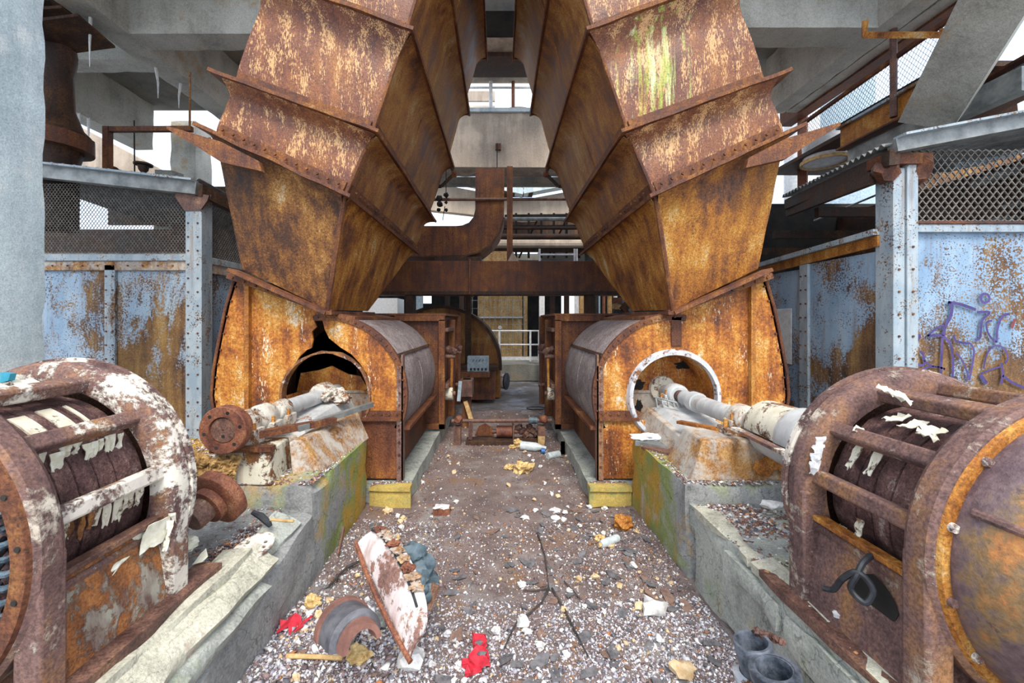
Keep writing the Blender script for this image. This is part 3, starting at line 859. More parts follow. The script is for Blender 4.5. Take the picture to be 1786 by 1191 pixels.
    mb.lathe((cx, 0, cz), (0, 1, 0), [(FD + .75, 0), (FD + .75, .66), (FD + .77, .66), (FD + .77, 0)], 32)
    mb.box(min(cx, sx * 2.3), max(cx, sx * 2.3), FD + 0.75, FD + 0.77, 0.3, 1.60)
    mb.build('impeller_back', 'darkrust', t)
    # casing top flange to the hopper
    a, b = Q(1160, 546), Q(1338, 482)
    nrm = (b - a).cross(V(0, 1, 0)).normalized()
    mb = MB()
    mb.bar(a + V(0, -0.03, 0), b + V(0, -0.03, 0), 0.10, 0.05, (b - a).cross(V(0, -1, 0)))
    fl = mb.build('outlet_flange', 'flange', t)
    one('bolts', lambda mb: [mb.bolt(lerp(a, b, (i + .5) / 9) + V(0, -0.08, 0), (0, -1, 0), 0.013) for i in range(9)], 'brown', fl, kind='stuff')
    # top deck from the scroll neck back
    mb = MB()
    a2 = V(sx * 1.52, FD, 1.63)
    mb.hexa([a2, V(sx * 1.3, FD, 1.61), V(sx * 1.3, 5.2, 1.61), V(sx * 1.52, 5.2, 1.63), a2 + V(0, 0, 0.05), V(sx * 1.3, FD, 1.64), V(sx * 1.3, 5.2, 1.64), V(sx * 1.52, 5.2, 1.68)])
    mb.build('neck_plate', 'flange', t)
    return t
FANS = {s: fan(s) for s in (-1, 1)}

# inlet boxes behind the fans, with their damper gear
def inlet_box(sx):
    t = thing('inlet_box', 'brown steel inlet box with damper levers behind the fan %s' % ('with the torn hole' if sx < 0 else 'with the white-rimmed inlet'), 'damper box', (sx * 1.3, 5.3, 0.17))
    x = sx * 0.765
    box_part('front_panel', 'brown', t, x, sx * 2.2, 5.25, 5.27, 0.2, 1.67)
    box_part('side_panel', 'brown', t, x, x + sx * 0.02, 5.27, 6.9, 0.2, 1.66)
    box_part('lid', 'flange', t, sx * 0.70, sx * 2.2, 5.20, 6.95, 1.67, 1.70)
    for (z0, z1) in ((1.60, 1.67), (0.2, 0.27)):
        box_part('frame_rail', 'flange', t, x - sx * 0.05, x + sx * 0.6, 5.19, 5.25, z0, z1)
    box_part('frame_post', 'flange', t, x - sx * 0.05, x + sx * 0.03, 5.19, 5.26, 0.2, 1.62)
    box_part('frame_post', 'flange', t, x - sx * 0.10, x - sx * 0.0, 5.9, 5.98, 0.2, 1.62)
    box_part('frame_post', 'flange', t, x - sx * 0.10, x - sx * 0.0, 6.75, 6.83, 0.2, 1.68)
    for z in (1.46, 0.72):
        box_part('cross_rail', 'iron', t, x - sx * 0.09, x - sx * 0.03, 5.25, 5.95, z, z + 0.05)
    for z in (1.20, 1.12, 0.62):
        tube_part('damper_spindle', 'iron', t, [(x, 5.45, z), (x - sx * 0.16, 5.45, z)], 0.030, 10)
        tube_part('damper_spindle', 'iron', t, [(x, 6.2, z), (x - sx * 0.17, 6.2, z)], 0.030, 10)
    bar_part('lever_arm', 'orange', t, (x - sx * 0.12, 5.45, 1.24), (x - sx * 0.10, 5.5, 0.60), 0.05, 0.03, (1, 0, 0))
    bar_part('lever_arm', 'brown', t, (x - sx * 0.15, 6.2, 1.24), (x - sx * 0.13, 6.2, 0.35), 0.05, 0.03, (1, 0, 0))
    for y in (5.45, 6.2):
        mb = MB()
        for k in range(3): mb.rock((x - sx * (0.06 + 0.04 * k), y, 1.22 - 0.02 * k), (0.045, 0.05, 0.05), k, 0.2)
        mb.build('lever_knuckle', 'iron', t)
    tube_part('counterweight', 'cream', t, [(x - sx * 0.13, 5.42, 0.62), (x - sx * 0.03, 5.42, 0.62)], 0.085, 16, label='cream-painted round counterweight')
    tube_part('collar', 'iron', t, [(x - sx * 0.02, 5.42, 0.62), (x + sx * 0.03, 5.42, 0.62)], 0.06, 12)
    return t
for s in (-1, 1): inlet_box(s)

# ------------------------------------------------------------------ ducts
def duct(sx):
    left = sx < 0
    lab = 'huge leaning rusted duct with brown front plates above the torn fan' if left else 'huge leaning rusted duct with green and yellow streaks above the graffiti side fan'
    t = thing('exhaust_duct', lab, 'duct', (sx * 1.3, 4.6, 1.7))
    YF, YB = 3.3, 5.9
    rid = [(-1.28, 2.62), (-1.065, 3.12), (-0.79, 3.925), (-0.555, 4.72), (-0.29, 5.55), (-0.27, 6.45)]     # inner front corner, level by level
    w = [(-1.06, 0.49)] + [(-1.125, 0.41)] * 5
    def pt(x, z, y): return V(-sx * x * 1.0 if False else sx * -x, y, z)
    inn = [V(sx * -x, 0, z) for x, z in rid]
    out = [V(sx * -(x + a), 0, z + b) for (x, z), (a, b) in zip(rid, w)]
    for i in range(5):
        ax = (inn[i + 1] - inn[i]).normalized()
        wv = (out[i] - inn[i]).normalized()
        for face in ('front', 'back', 'inner', 'outer'):
            mb = MB()
            def fl(v):
                return 0.12 * max(0.0, (v - 0.76) / 0.24) ** 2 + 0.012 * math.sin(PI * min(1, v / 0.75))
            if face in ('front', 'back'):
                y = YF if face == 'front' else YB
                sgn = -1 if face == 'front' else 1
                def fn(u, v):
                    a, b = lerp(inn[i], inn[i + 1], v), lerp(out[i], out[i + 1], v)
                    e = fl(v)
                    p = lerp(a - wv * e * 0.7, b + wv * e * 0.25, u)
                    n = noise.noise(V(u * 3 + i * 5, v * 3, sx * 4)) * 0.010
                    return V(p.x, y + sgn * (e + n), p.z)
                mb.grid(fn, 14, 14, thick=(0, 0.012 * -sgn, 0))
            else:
                A = inn if face == 'inner' else out
                d = -wv if face == 'inner' else wv
                def fn(u, v):
                    p = lerp(A[i], A[i + 1], v)
                    e = fl(v) * (0.7 if face == 'inner' else 0.25)
                    q = p + d * (e + noise.noise(V(u * 4 + i * 3, v * 3, sx * 9)) * 0.010)
                    return V(q.x, lerp(YF - e * 0.8, YB + e * 0.8, u), q.z)
                mb.grid(fn, 16, 14, thick=-d * 0.012)
            mat = {'front': 'duct', 'back': 'duct_side', 'inner': 'duct_side', 'outer': 'duct'}[face]
            if face == 'front' and not left and i == 1: mat = 'duct_green'
            mb.build(face + '_plate', mat, t, smooth=50)
        one('corner_seam', lambda mb: mb.tube([inn[i] + V(0, YF - .004, 0) - wv * .004, lerp(inn[i], inn[i + 1], .78) + V(0, YF - .016, 0) - wv * .01], 0.016, 8), 'flange', t)
        if i >= 1:
            # a riveted seam strip down the middle of the inner face
            a, b = inn[i] - wv * 0.008, inn[i + 1] - wv * 0.008
            ym = 4.35
            one('seam_strip', lambda mb: mb.bar(lerp(a, b, .02) + V(0, ym, 0), lerp(a, b, .80) + V(0, ym, 0), 0.06, 0.012, -wv), 'duct_side', t)
    # flanges: a ring of flat bar at each level
    for i in range(5):
        ax = (inn[min(i + 1, 5)] - inn[min(i, 4)]).normalized() if i < 5 else V(0, 0, 1)
        wv = (out[i] - inn[i]).normalized()
        e = 0.15 if i else 0.13
        ff = [inn[i] - wv * e * 0.75 + V(0, YF - e, 0), out[i] + wv * e * 0.8 + V(0, YF - e, 0), out[i] + wv * e * 0.8 + V(0, YB + e, 0), inn[i] - wv * e * 0.75 + V(0, YB + e, 0)]
        ii = [inn[i] + wv * 0.02 + V(0, YF + 0.02, 0), out[i] - wv * 0.02 + V(0, YF + 0.02, 0), out[i] - wv * 0.02 + V(0, YB - 0.02, 0), inn[i] + wv * 0.02 + V(0, YB - 0.02, 0)]
        names = ('front_flange', 'outer_flange', 'back_flange', 'inner_flange')
        for k in range(4):
            k2 = (k + 1) % 4
            mb = MB()
            th = ax * 0.028
            def fn(u, v):
                p = lerp(lerp(ff[k], ff[k2], u), lerp(ii[k], ii[k2], u), v)
                return p + ax * (0.012 * noise.noise(V(u * 5, i * 3.0 + k, sx)) * (1 - v))
            mb.grid(fn, 16, 2, thick=th)
            if k in (0, 3):   # standing leg of the angle
                g = (ff[k] - ii[k]).normalized()
                a, b = ii[k] + th, ii[k2] + th
                off = V(0, -0.035, 0) if k == 0 else -wv * 0.035
                mb.bar(a + off + ax * 0.045, b + off + ax * 0.045, 0.012, 0.09, ax)
            fo = mb.build(names[k], 'flange', t)
            if k == 0 and i == 0:
                one('bolts', lambda mb: [mb.bolt(lerp(ii[0], ii[1], (q + .5) / 12) + V(0, -0.065, 0) + ax * 0.075, (0, -1, 0), 0.013) for q in range(12)], 'flange', fo, kind='stuff')
            if k == 3 and i == 0:
                one('bolts', lambda mb: [mb.bolt(lerp(ii[3], ii[0], (q + .5) / 24) - wv * 0.065 + ax * 0.075, -wv, 0.013) for q in range(24)], 'flange', fo, kind='stuff')
    # hopper from the fan outlet up to the first flange
    lf, lb = V(sx * 1.52, 3.53, 1.70), V(sx * 1.56, 4.75, 1.72)
    of, ob = V(sx * 2.27, 3.53, 2.06), V(sx * 2.27, 4.75, 2.06)
    uf, ub = inn[0] + V(0, YF, 0), inn[0] + V(0, YB, 0)
    vf, vb = out[0] + V(0, YF, 0), out[0] + V(0, YB, 0)
    def quad(name, a, b, c, d, mat, th, nu=16, nv=14, flare=None):
        mb = MB()
        def fn(u, v):
            p = lerp(lerp(a, b, u), lerp(d, c, u), v)
            n = Vector(th).normalized()
            e = 0.06 * max(0.0, (v - 0.85) / 0.15) ** 2
            return p - n * (0.012 * noise.noise(V(u * 3, v * 3, sx * 2)) + e)
        mb.grid(fn, nu, nv, thick=th)
        return mb.build(name, mat, t, smooth=50)
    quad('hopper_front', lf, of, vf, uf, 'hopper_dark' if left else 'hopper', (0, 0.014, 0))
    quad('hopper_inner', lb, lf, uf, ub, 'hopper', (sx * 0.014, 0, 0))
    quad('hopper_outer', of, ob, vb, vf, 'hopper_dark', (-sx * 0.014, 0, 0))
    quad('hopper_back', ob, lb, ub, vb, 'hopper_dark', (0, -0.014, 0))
    mb = MB()
    mb.tube([lf + V(-sx * 0.004, -0.006, 0), uf + V(-sx * 0.004, -0.006, 0)], 0.022, 8)
    mb.build('corner_seam', 'flange', t)
    one('outlet_lip', lambda mb: (mb.bar(lf + V(-sx * .03, -.05, -0.03), of + V(sx * .05, -.05, -0.02), 0.14, 0.03, (of - lf).cross(V(0, -1, 0))),
                                  mb.bar(lf + V(-sx * .03, -.1, -0.03), lb + V(-sx * .03, 0, -0.03), 0.10, 0.03)), 'flange', t)
    # long torn strip of the first flange
    if left: tip, root = P(290, 219, 3.15), P(385, 258, 3.15)
    else: tip, root = P(1466, 213, 3.15), P(1372, 252, 3.15)
    d = (root - tip)
    mb = MB()
    nrm = V(0, 0, 1)
    pts = [tip, lerp(tip, root, .5) + V(0, 0, 0.025), root + V(0, 0, 0.05), root + d * 0.7 + V(0, 0, 0.02), root + d * 0.75 + V(0, 0, -0.05), root + V(0, 0, -0.11), lerp(tip, root, .5) + V(0, 0, -0.06), tip + V(0, 0, -0.025)]
    mb.prism(pts, (0, 0.05, 0))
    mb.build('torn_strip', 'flange', t)
    return t
DUCTS = {s: duct(s) for s in (-1, 1)}

# ------------------------------------------------------------------ motors
AZ = 0.931
def paint_flake(parent, base, down, side, w, L, curl, seed, mat='flake'):
    """a hanging curl of paint"""
    base, down, side = Vector(base), Vector(down).normalized(), Vector(side).normalized()
    nrm = side.cross(down).normalized()
    mb = MB()
    off = V(seed * 3.3, seed, 0)
    def fn(u, v):
        n = noise.noise(V(u * 3, v * 3, 0) + off)
        ww = w * (1 - 0.35 * v * (1 + n)) * (1 + 0.3 * n)
        return base + side * ((u - .5) * ww) + down * (v * L * (1 + 0.25 * noise.noise(V(u * 6, 2, 0) + off))) + nrm * (curl * v * v + 0.012 * n)
    mb.grid(fn, 5, 6, thick=nrm * 0.0025)
    return mb.build('paint_flake', mat, parent, smooth=30)
def motor(sx):
    left = sx < 0
    mx, R = (-1.786, 0.507) if left else (1.657, 0.470)
    lab = 'large open-frame motor with peeling cream paint beside the white-blue pillar' if left else 'large open-frame motor with an orange and purple domed end below the graffiti'
    t = thing('electric_motor', lab, 'motor', (mx, 1.35, 0.44))
    o = (mx, 0, AZ)
    yf0, yf1, yr0, yr1 = 1.11, 1.195, 1.575, 1.67
    fr = 'iron_cream'
    rr = 'cream_iron' if left else 'iron_cream'
    mb = MB()
    mb.lathe(o, (0, 1, 0), [(yr0, R - .095), (yr0 - .004, R - .05), (yr0 + .012, R - .012), (yr0 + .035, R), (yr1 - .02, R), (yr1, R - .02), (yr1, R - .095)], 72, close=True)
    mb.build('rear_ring', rr, t)
    mb = MB()
    mb.lathe(o, (0, 1, 0), [(yr1 - .012, R - .03), (yr1 - .012, R + .010), (yr1 + .012, R + .010), (yr1 + .012, R - .03)], 72, close=True)
    mb.build('rear_lip', 'cream_iron', t)
    mb = MB()
    mb.lathe(o, (0, 1, 0), [(yf0, R - .06), (yf0, R - .012), (yf0 + .012, R), (yf1 - .02, R), (yf1, R - .015), (yf1 + .004, R - .09), (yf0 + .03, R - .09)], 72, close=True)
    mb.build('front_ring', fr, t)
    box = 'iron'
    mb = MB()
    mb.lathe(o, (0, 1, 0), [(yf1 - .02, 0.2), (yf1 - 0.02, R - .135), (yr0 + .02, R - .135), (yr0 + .02, 0.2)], 72, jit=0.006)
    core = mb.build('stator_core', 'core', t)
    for k in range(5):   # laminated packs standing proud
        y = lerp(yf1 + 0.03, yr0 - 0.03, (k + .5) / 5)
        mb = MB()
        mb.lathe(o, (0, 1, 0), [(y - .030, R - .136), (y - .028, R - .125), (y + .028, R - .125), (y + .030, R - .136)], 60, jit=0.005)
        mb.build('core_pack', 'core', core)
    # axial bars
    angs = [71, 40, 9.5, 102, 133, 164, -21] if left else [111, 144, 172, 78, 47, 16, 201]
    for k, a in enumerate(angs):
        q = math.radians(a)
        d = V(math.cos(q), 0, math.sin(q))
        tg = V(-math.sin(q), 0, math.cos(q))
        mb = MB()
        rb = R - 0.062
        c = V(mx, (yf1 + yr0) / 2, AZ) + d * rb
        mb.obox(c, (yr0 - yf1 + 0.05, 0.055, 0.052), (V(0, 1, 0), tg, d))
        mb.build('frame_bar', 'cream_iron' if left else 'iron_cream', t, bevel=0.010)
    mb = MB()
    mb.lathe(o, (0, 1, 0), [(yr1 - .02, R - .05), (yr1 + 0.0, R - .06), (yr1 + .05, R * .6), (yr1 + .06, 0.08)], 48)
    mb.build('rear_shield', 'iron', t)
    # frame legs and skirt down to the plinth
    for y0, y1 in ((yf0 + .01, yf1), (yr0, yr1 - .01)):
        for s2 in (-1, 1):
            x0, x1 = sorted((mx + s2 * (R - .005), mx + s2 * (R - .085)))
            box_part('frame_leg', rr if y0 > 1.4 else fr, t, x0, x1, y0, y1, 0.47, AZ, 0.01)
    xs = mx - sx * (R - 0.075)
    x2 = mx - sx * (R - 0.02)
    mb = MB()
    mb.prism([V(xs, yf1, 0.82), V(xs + sx * 0.02, yf1, 0.82), V(x2 + sx * 0.02, yf1, 0.47), V(x2, yf1, 0.47)], (0, yr0 - yf1, 0))
    sk = mb.build('base_skirt', 'skirt' if left else 'iron_cream', t)
    mb = MB()
    mb.bar((xs - sx * .012, yf1 - .02, 0.83), (xs - sx * .012, yr0 + .02, 0.83), 0.045, 0.02)
    mb.build('skirt_angle', 'iron' if left else 'orange', t, bevel=0.003)
    mb = MB()
    mb.rbox(min(x2 + sx * 0.05, x2 - sx * 0.06), max(x2 + sx * 0.05, x2 - sx * 0.06), 0.75, yr1 + 0.12, 0.462, 0.525 if left else 0.50, 0.05, 0.004, 0.01)
    mb.build('foot_rail', 'iron', t)
    box_part('base_box', 'iron', t, mx - 0.36, mx + 0.36, yf1, yr0, 0.47, 0.72)
    rg = random.Random(5 + sx)
    if left:
        # flange ring with bolt holes, winding fins inside
        mb = MB()
        mb.lathe(o, (0, 1, 0), [(yf0 - .012, R - .062), (yf0 - .012, R - .018), (yf0 + .002, R - .012), (yf0 + .002, R - .062)], 72, close=True)
        fl = mb.build('bolt_ring', 'brown', t)
        one('bolts', lambda mb: [mb.bolt(V(mx + (R - .038) * math.cos(a), yf0 - .012, AZ + (R - .038) * math.sin(a)), (0, -1, 0), 0.009, 0.004, 10) for a in [2 * PI * (i + .3) / 20 for i in range(20)]], 'dark', fl, kind='stuff')
        for i in range(64):
            a = 2 * PI * i / 64
            if math.cos(a) < -0.3: continue
            d = V(math.cos(a), 0, math.sin(a))
            tg = V(-math.sin(a), 0, math.cos(a))
            c = V(mx, yf0, AZ)
            mb = MB()
            mb.tube([c + d * (R - .17) + V(0, .06, 0), c + d * (R - .12) + V(0, -.005, 0) + tg * .004, c + d * (R - .085) + V(0, .0, 0) + tg * .01, c + d * (R - .065) + V(0, .03, 0) + tg * .016], 0.0095, 7)
            mb.build('winding_coil', 'blueinner', t)
        one('inner_shroud', lambda mb: mb.lathe(o, (0, 1, 0), [(yf0 + .06, 0.1), (yf0 + .07, R - .07)], 40), 'dark', t)
        a, b = P(228, 778, 2.0), P(303, 743, 2.3)
        one('shaft_end', lambda mb: (mb.tube([V(mx, yr1, AZ), a, b], 0.048, 18)), 'iron', t, label='bare brown shaft end')
        # cream bands across the core
        for (y, w0, a0, a1) in ((1.34, .05, 46, 64), (1.43, .05, 45, 66), (1.50, .012, 43, 66)):
            mb = MB()
            mb.lathe(o, (0, 1, 0), [(y - w0 / 2, R - .127), (y - w0 / 2, R - .120), (y + w0 / 2, R - .120), (y + w0 / 2, R - .127)], 10, math.radians(a0), math.radians(a1), close=True)
            mb.build('cream_band', 'cream', core, label='remaining cream paint band')
        def edge(a, y, r=R - .09):
            q = math.radians(a)
            return V(mx + r * math.cos(q), y, AZ + r * math.sin(q))
        for k in range(9):
            paint_flake(t, edge(38 - rg.random() * 3, 1.24 + k * 0.036), (0.15, 0, -1), (0, 1, 0), 0.022 + rg.random() * .03, 0.03 + rg.random() * 0.05, 0.02, k)
        for k in range(8):
            paint_flake(t, edge(7, 1.23 + k * 0.042, R - .085), (0.05, 0, -1), (0, 1, 0), 0.025 + rg.random() * .03, 0.05 + rg.random() * 0.05, 0.015, k + 20, 'cream')
        paint_flake(t, P(285, 905, 1.55), (-0.35, -0.3, -1), (0.3, 1, 0), 0.11, 0.10, -0.015, 31)
        paint_flake(t, P(235, 935, 1.48), (-0.4, -0.35, -0.9), (0.3, 1, 0), 0.07, 0.10, -0.01, 32)
        paint_flake(t, P(215, 975, 1.42), (-0.2, -0.5, -0.4), (0.3, 1, 0), 0.04, 0.06, -0.01, 33)
        for k in range(5):
            paint_flake(t, P(300 - k * 3, 895 + k * 13, 1.57), (0, 0.0, -1), (1, 0.3, 0), 0.025, 0.05, 0.02 * (-1) ** k, 40 + k)
        for k in range(4):   # rolled covering on the top
            y = 1.22 + 0.09 * k
            paint_flake(t, V(mx + 0.06 + .02 * k, y, AZ + R - .10), (-1, 0.1, 0.1), (0, 1, 0), 0.10, 0.13, 0.03, 50 + k, 'flake' if k != 1 else 'slate')
        one('blue_patch', lambda mb: mb.prism([P(0, 650, 1.45), P(18, 652, 1.45), P(14, 664, 1.45), P(0, 668, 1.45)], (0, 0.02, 0.0)), plain('teal_paint_patch', (0.02, 0.22, 0.34), (0.05, 0.32, 0.45), 15, 0.6, 0), t, label='flake with teal paint')
    else:
        mb = MB()
        mb.lathe(o, (0, 1, 0), [(yf0 - .012, R - .06), (yf0 - .012, R - .022), (yf0 + .005, R - .015), (yf0 + .005, R - .06)], 72, close=True)
        mb.build('end_flange', 'orange', t)
        mb = MB()
        mb.lathe(o, (0, 1, 0), [(yf0 + .005, R - .045), (yf0 - .03, R - .043), (1.02, R - .055), (0.96, R - .085), (0.90, R - .135), (0.85, R - .205), (0.815, R - .29), (0.80, R - .38), (0.795, 0.0)], 72)
        dm = mb.build('end_dome', 'dome', t)
        a = 2.76
        mb = MB()
        pts = [V(mx + r * math.cos(a), y, AZ + r * math.sin(a)) for y, r in ((1.07, R - .045), (1.02, R - .055), (0.96, R - .085), (0.90, R - .135), (0.85, R - .205), (0.815, R - .29))]
        mb.tube(pts, 0.013, 8)
        mb.build('split_rib', 'iron_cream', dm)
        for deg in (112, 139, 166, 193, 215):
            q = math.radians(deg)
            mb = MB()
            mb.bolt((mx + (R - .036) * math.cos(q), yf0 - .012, AZ + (R - .036) * math.sin(q)), (0, -1, 0), 0.014, 0.012, 12)
            mb.build('flange_bolt', 'cream_iron', t)
        for (y, z) in ((1.30, .03),):
            pass
        one('hollow_opening', lambda mb: mb.prism([V(xs - sx * 0.026, 1.33 + 0.085 * math.cos(i * PI / 6), 0.69 + (0.065 + .012 * math.sin(i * 2.3)) * math.sin(i * PI / 6)) for i in range(12)], (sx * 0.002, 0, 0)), 'dark', sk)
        for k, (deg, y) in enumerate(((118, 1.47), (120, 1.40), (122, 1.33))):
            q = math.radians(deg)
            paint_flake(t, V(mx + (R - .10) * math.cos(q), y, AZ + (R - .10) * math.sin(q)), (-0.8, 0, -0.5), (0, 1, 0), 0.05, 0.07, 0.02, 60 + k)
        q = math.radians(138)
        for k in range(2):   # two paint straps hanging over the core
            paint_flake(t, V(mx + (R - .08) * math.cos(q), 1.50 - k * 0.075, AZ + (R - .08) * math.sin(q) - .02), (-0.45, 0, -1), (0, 1, 0), 0.035, 0.135, 0.012, 70 + k, 'cream')
        for k in range(4):
            paint_flake(t, P(1432 - k * 3, 762 + k * 14, 1.55), (0.05, 0, -1), (1, 0.2, 0), 0.05, 0.055, 0.015, 80 + k, 'white_foam')
        for k, (px, py, D) in enumerate(((1530, 672, 1.5), (1545, 680, 1.44), (1560, 684, 1.40), (1598, 738, 1.32), (1490, 745, 1.5), (1600, 745, 1.30))):
            paint_flake(t, P(px, py, D), (0.5, -0.6, -0.2), (0.6, 0.5, 0.1), 0.06, 0.05, 0.02, 90 + k)
        for k in range(2):
            paint_flake(t, P(1500 - 30 * k, 905 + 12 * k, 1.42 + .1 * k), (0, 0, -1), (0, 1, 0), 0.035, 0.06, 0.01, 100 + k, 'cream')
    return t
motor(-1)
motor(1)
# black cable spilling out of the motor base beside the pipe stubs
mb = MB()
c0 = P(1500, 1000, 1.31)
ctrl = [V(.06, .02, .05), V(.01, .0, .035), V(-.02, -.01, .0), V(-.03, .0, -.05), V(-.01, -.03, -.075), V(.01, -.035, -.03), V(-.015, -.01, .01), V(-.04, .02, -.03), V(-.045, .05, -.085), V(-.06, .08, -.10)]
pts = []
for i in range(len(ctrl) - 1):
    p0, p1, p2, p3 = ctrl[max(i - 1, 0)], ctrl[i], ctrl[i + 1], ctrl[min(i + 2, len(ctrl) - 1)]
    for k in range(5):
        q = k / 5
        pts.append(c0 + 0.5 * ((2 * p1) + (p2 - p0) * q + (2 * p0 - 5 * p1 + 4 * p2 - p3) * q * q + (3 * p1 - p0 - 3 * p2 + p3) * q ** 3))
mb.tube(pts, 0.0095, 8)
mb.build('cable', 'black', label='black cable loop spilling from the hole in the domed motor base', cat='cable')

# ------------------------------------------------------------------ bearing stools, shafts, couplings
def pedestal_r():
    t = thing('bearing_stool', 'rust-washed steel bearing stool reaching into the white-rimmed inlet', 'machine stool', (1.5, 3.0, 0.6))
    one('support_beam', lambda mb: mb.hexa([(1.28, 2.78, .58), (1.86, 2.78, .58), (1.80, 3.80, .58), (1.26, 3.80, .58), (1.36, 2.85, .72), (1.78, 2.85, .72), (1.74, 3.78, .82), (1.32, 3.62, .82)]), 'pedestal', t, bevel=0.012)
    one('upper_saddle', lambda mb: mb.hexa([(1.36, 3.02, .72), (1.78, 3.02, .72), (1.76, 3.70, .78), (1.34, 3.60, .78), (1.44, 3.10, .80), (1.72, 3.10, .80), (1.72, 3.66, .86), (1.42, 3.58, .86)]), 'grey_paint', t, bevel=0.012)
    one('motor_side_block', lambda mb: mb.hexa([(1.20, 2.52, .59), (1.92, 2.52, .59), (1.92, 2.92, .59), (1.20, 2.92, .59), (1.30, 2.56, .84), (1.86, 2.56, .84), (1.86, 2.88, .84), (1.32, 2.88, .84)]), 'pedestal', t, bevel=0.014)
    one('foam_lining', lambda mb: [mb.rock((1.66 + .07 * k, 2.52, .69 + .03 * (k % 2)), (.06, .03, .06), k, .3) for k in range(4)], 'orange', t, kind='stuff')
    one('rail_angle', lambda mb: mb.bar((1.36, 3.05, .835), (1.66, 2.55, .86), 0.06, 0.02), 'orange', t)
    # pillow blocks
    for (x, y, nm, mt) in ((1.60, 3.66, 'inner_bearing', 'grey_paint'), (1.655, 2.72, 'outer_bearing', 'white_bearing')):
        mb = MB()
        mb.box(x - .15, x + .15, y - .07, y + .07, .84, .885)
        mb.lathe((x, 0, AZ), (0, 1, 0), [(y - .085, .05), (y - .085, .085), (y - .06, .10), (y + .06, .10), (y + .085, .085), (y + .085, .05)], 20, close=True)
        mb.box(x - .115, x + .115, y - .055, y + .055, .885, .935)
        b = mb.build(nm, mt, t, bevel=0.006)
        for sxx in (-.125, .125):
            mb = MB()
            mb.bolt((x + sxx, y, .885), (0, 0, 1), 0.018, 0.05)
            mb.bolt((x + sxx * .75, y - .02, .935), (0, 0, 1), 0.014, 0.04)
            mb.build('bearing_bolt', 'orange', b)
    for k in range(5):
        tube_part('oil_pipe', 'steelgrey', t, [P(1143 + 10 * k, 690 + 2 * k, 3.55), P(1147 + 10 * k, 712, 3.5)], 0.008, 6)
    tube_part('oil_pipe', 'steelgrey', t, [P(1140, 692, 3.5), P(1180, 702, 3.4), P(1184, 712, 3.4)], 0.008, 6)
    return t
pedestal_r()
t = thing('fan_shaft', 'grey fan shaft running from the white-rimmed inlet to the domed motor', 'shaft', (1.65, 3.0, AZ))
tube_part('shaft', 'grey_paint', t, [(1.585, 3.87, AZ), (1.605, 3.6, AZ)], 0.055, 20)
tube_part('journal', 'iron', t, [(1.605, 3.62, AZ), (1.612, 3.5, AZ)], 0.05, 20)
tube_part('shaft', 'grey_paint', t, [(1.612, 3.5, AZ), (1.64, 2.8, AZ)], 0.066, 24)
tube_part('collar', 'grey_paint', t, [(1.618, 3.36, AZ), (1.624, 3.28, AZ)], 0.082, 24)
t = thing('coupling_guard', 'pale grey barrel-shaped coupling guard between the bearing and the domed motor', 'machine guard', (1.70, 2.3, 0.75))
mb = MB()
mb.lathe((1.685, 0, AZ), (0.02, 1, 0), [(2.10, .12), (2.12, .165), (2.60, .155), (2.62, .10)], 32, -0.15, PI + 0.15)
mb.build('upper_shell', 'cream', t)
mb = MB()
mb.lathe((1.69, 0, AZ), (0.02, 1, 0), [(1.99, .10), (2.0, .150), (2.10, .165), (2.12, .172), (2.30, .172), (2.32, .15)], 32, -0.15, PI + 0.15)
mb.build('end_shell', 'grey_paint', t)
mb = MB()
mb.lathe((1.685, 0, AZ - .03), (0.02, 1, 0), [(1.95, .14), (2.0, .17), (2.55, .16), (2.58, .10)], 24, PI + 0.1, 2 * PI - 0.1)
mb.build('lower_shell', 'grey_paint', t)
one('seam_flange', lambda mb: (mb.bar((1.50, 1.98, .905), (1.52, 2.6, .905), 0.05, 0.018), mb.bar((1.87, 1.98, .905), (1.86, 2.6, .905), 0.05, 0.018)), 'cream_iron', t)
tube_part('drive_spindle', 'iron', t, [(1.66, 1.65, AZ), (1.67, 2.05, AZ)], 0.075, 20)

t = thing('bearing_stool', 'cream steel bearing stool crusted with foam under the red coupling disc', 'machine stool', (-1.6, 3.0, 0.6))
one('support_beam', lambda mb: mb.hexa([(-1.95, 2.60, .59), (-1.50, 2.60, .59), (-1.30, 3.80, .59), (-1.78, 3.80, .59), (-1.88, 2.62, .72), (-1.58, 2.62, .72), (-1.42, 3.78, .80), (-1.72, 3.78, .80)]), 'pedestal', t, bevel=0.012)
one('saddle', lambda mb: mb.hexa([(-1.80, 3.0, .72), (-1.45, 3.0, .72), (-1.36, 3.80, .78), (-1.74, 3.8, .78), (-1.74, 3.05, .82), (-1.50, 3.05, .82), (-1.42, 3.78, .90), (-1.70, 3.78, .90)]), 'grey_paint', t, bevel=0.012)
one('end_block', lambda mb: mb.hexa([(-1.80, 2.46, .59), (-1.40, 2.46, .59), (-1.44, 2.80, .59), (-1.90, 2.80, .59), (-1.76, 2.48, .79), (-1.43, 2.48, .80), (-1.46, 2.78, .80), (-1.84, 2.78, .79)]), 'cream', t, bevel=0.012)
one('top_rail', lambda mb: (mb.bar((-1.78, 2.48, .805), (-1.40, 2.48, .815), .05, .03), mb.bar((-1.62, 2.55, .865), (-1.24, 3.02, .855), .05, .045)), 'brown', t)
one('tie_bar', lambda mb: mb.bar((-1.40, 2.78, .855), (-1.10, 3.45, .885), .04, .04), 'steelgrey', t)
one('base_wedge', lambda mb: mb.hexa([(-1.36, 2.62, .59), (-1.18, 2.70, .59), (-1.12, 3.45, .59), (-1.36, 3.45, .59), (-1.40, 2.66, .80), (-1.34, 2.70, .80), (-1.22, 3.45, .82), (-1.36, 3.45, .82)]), 'pedestal', t, bevel=0.01)
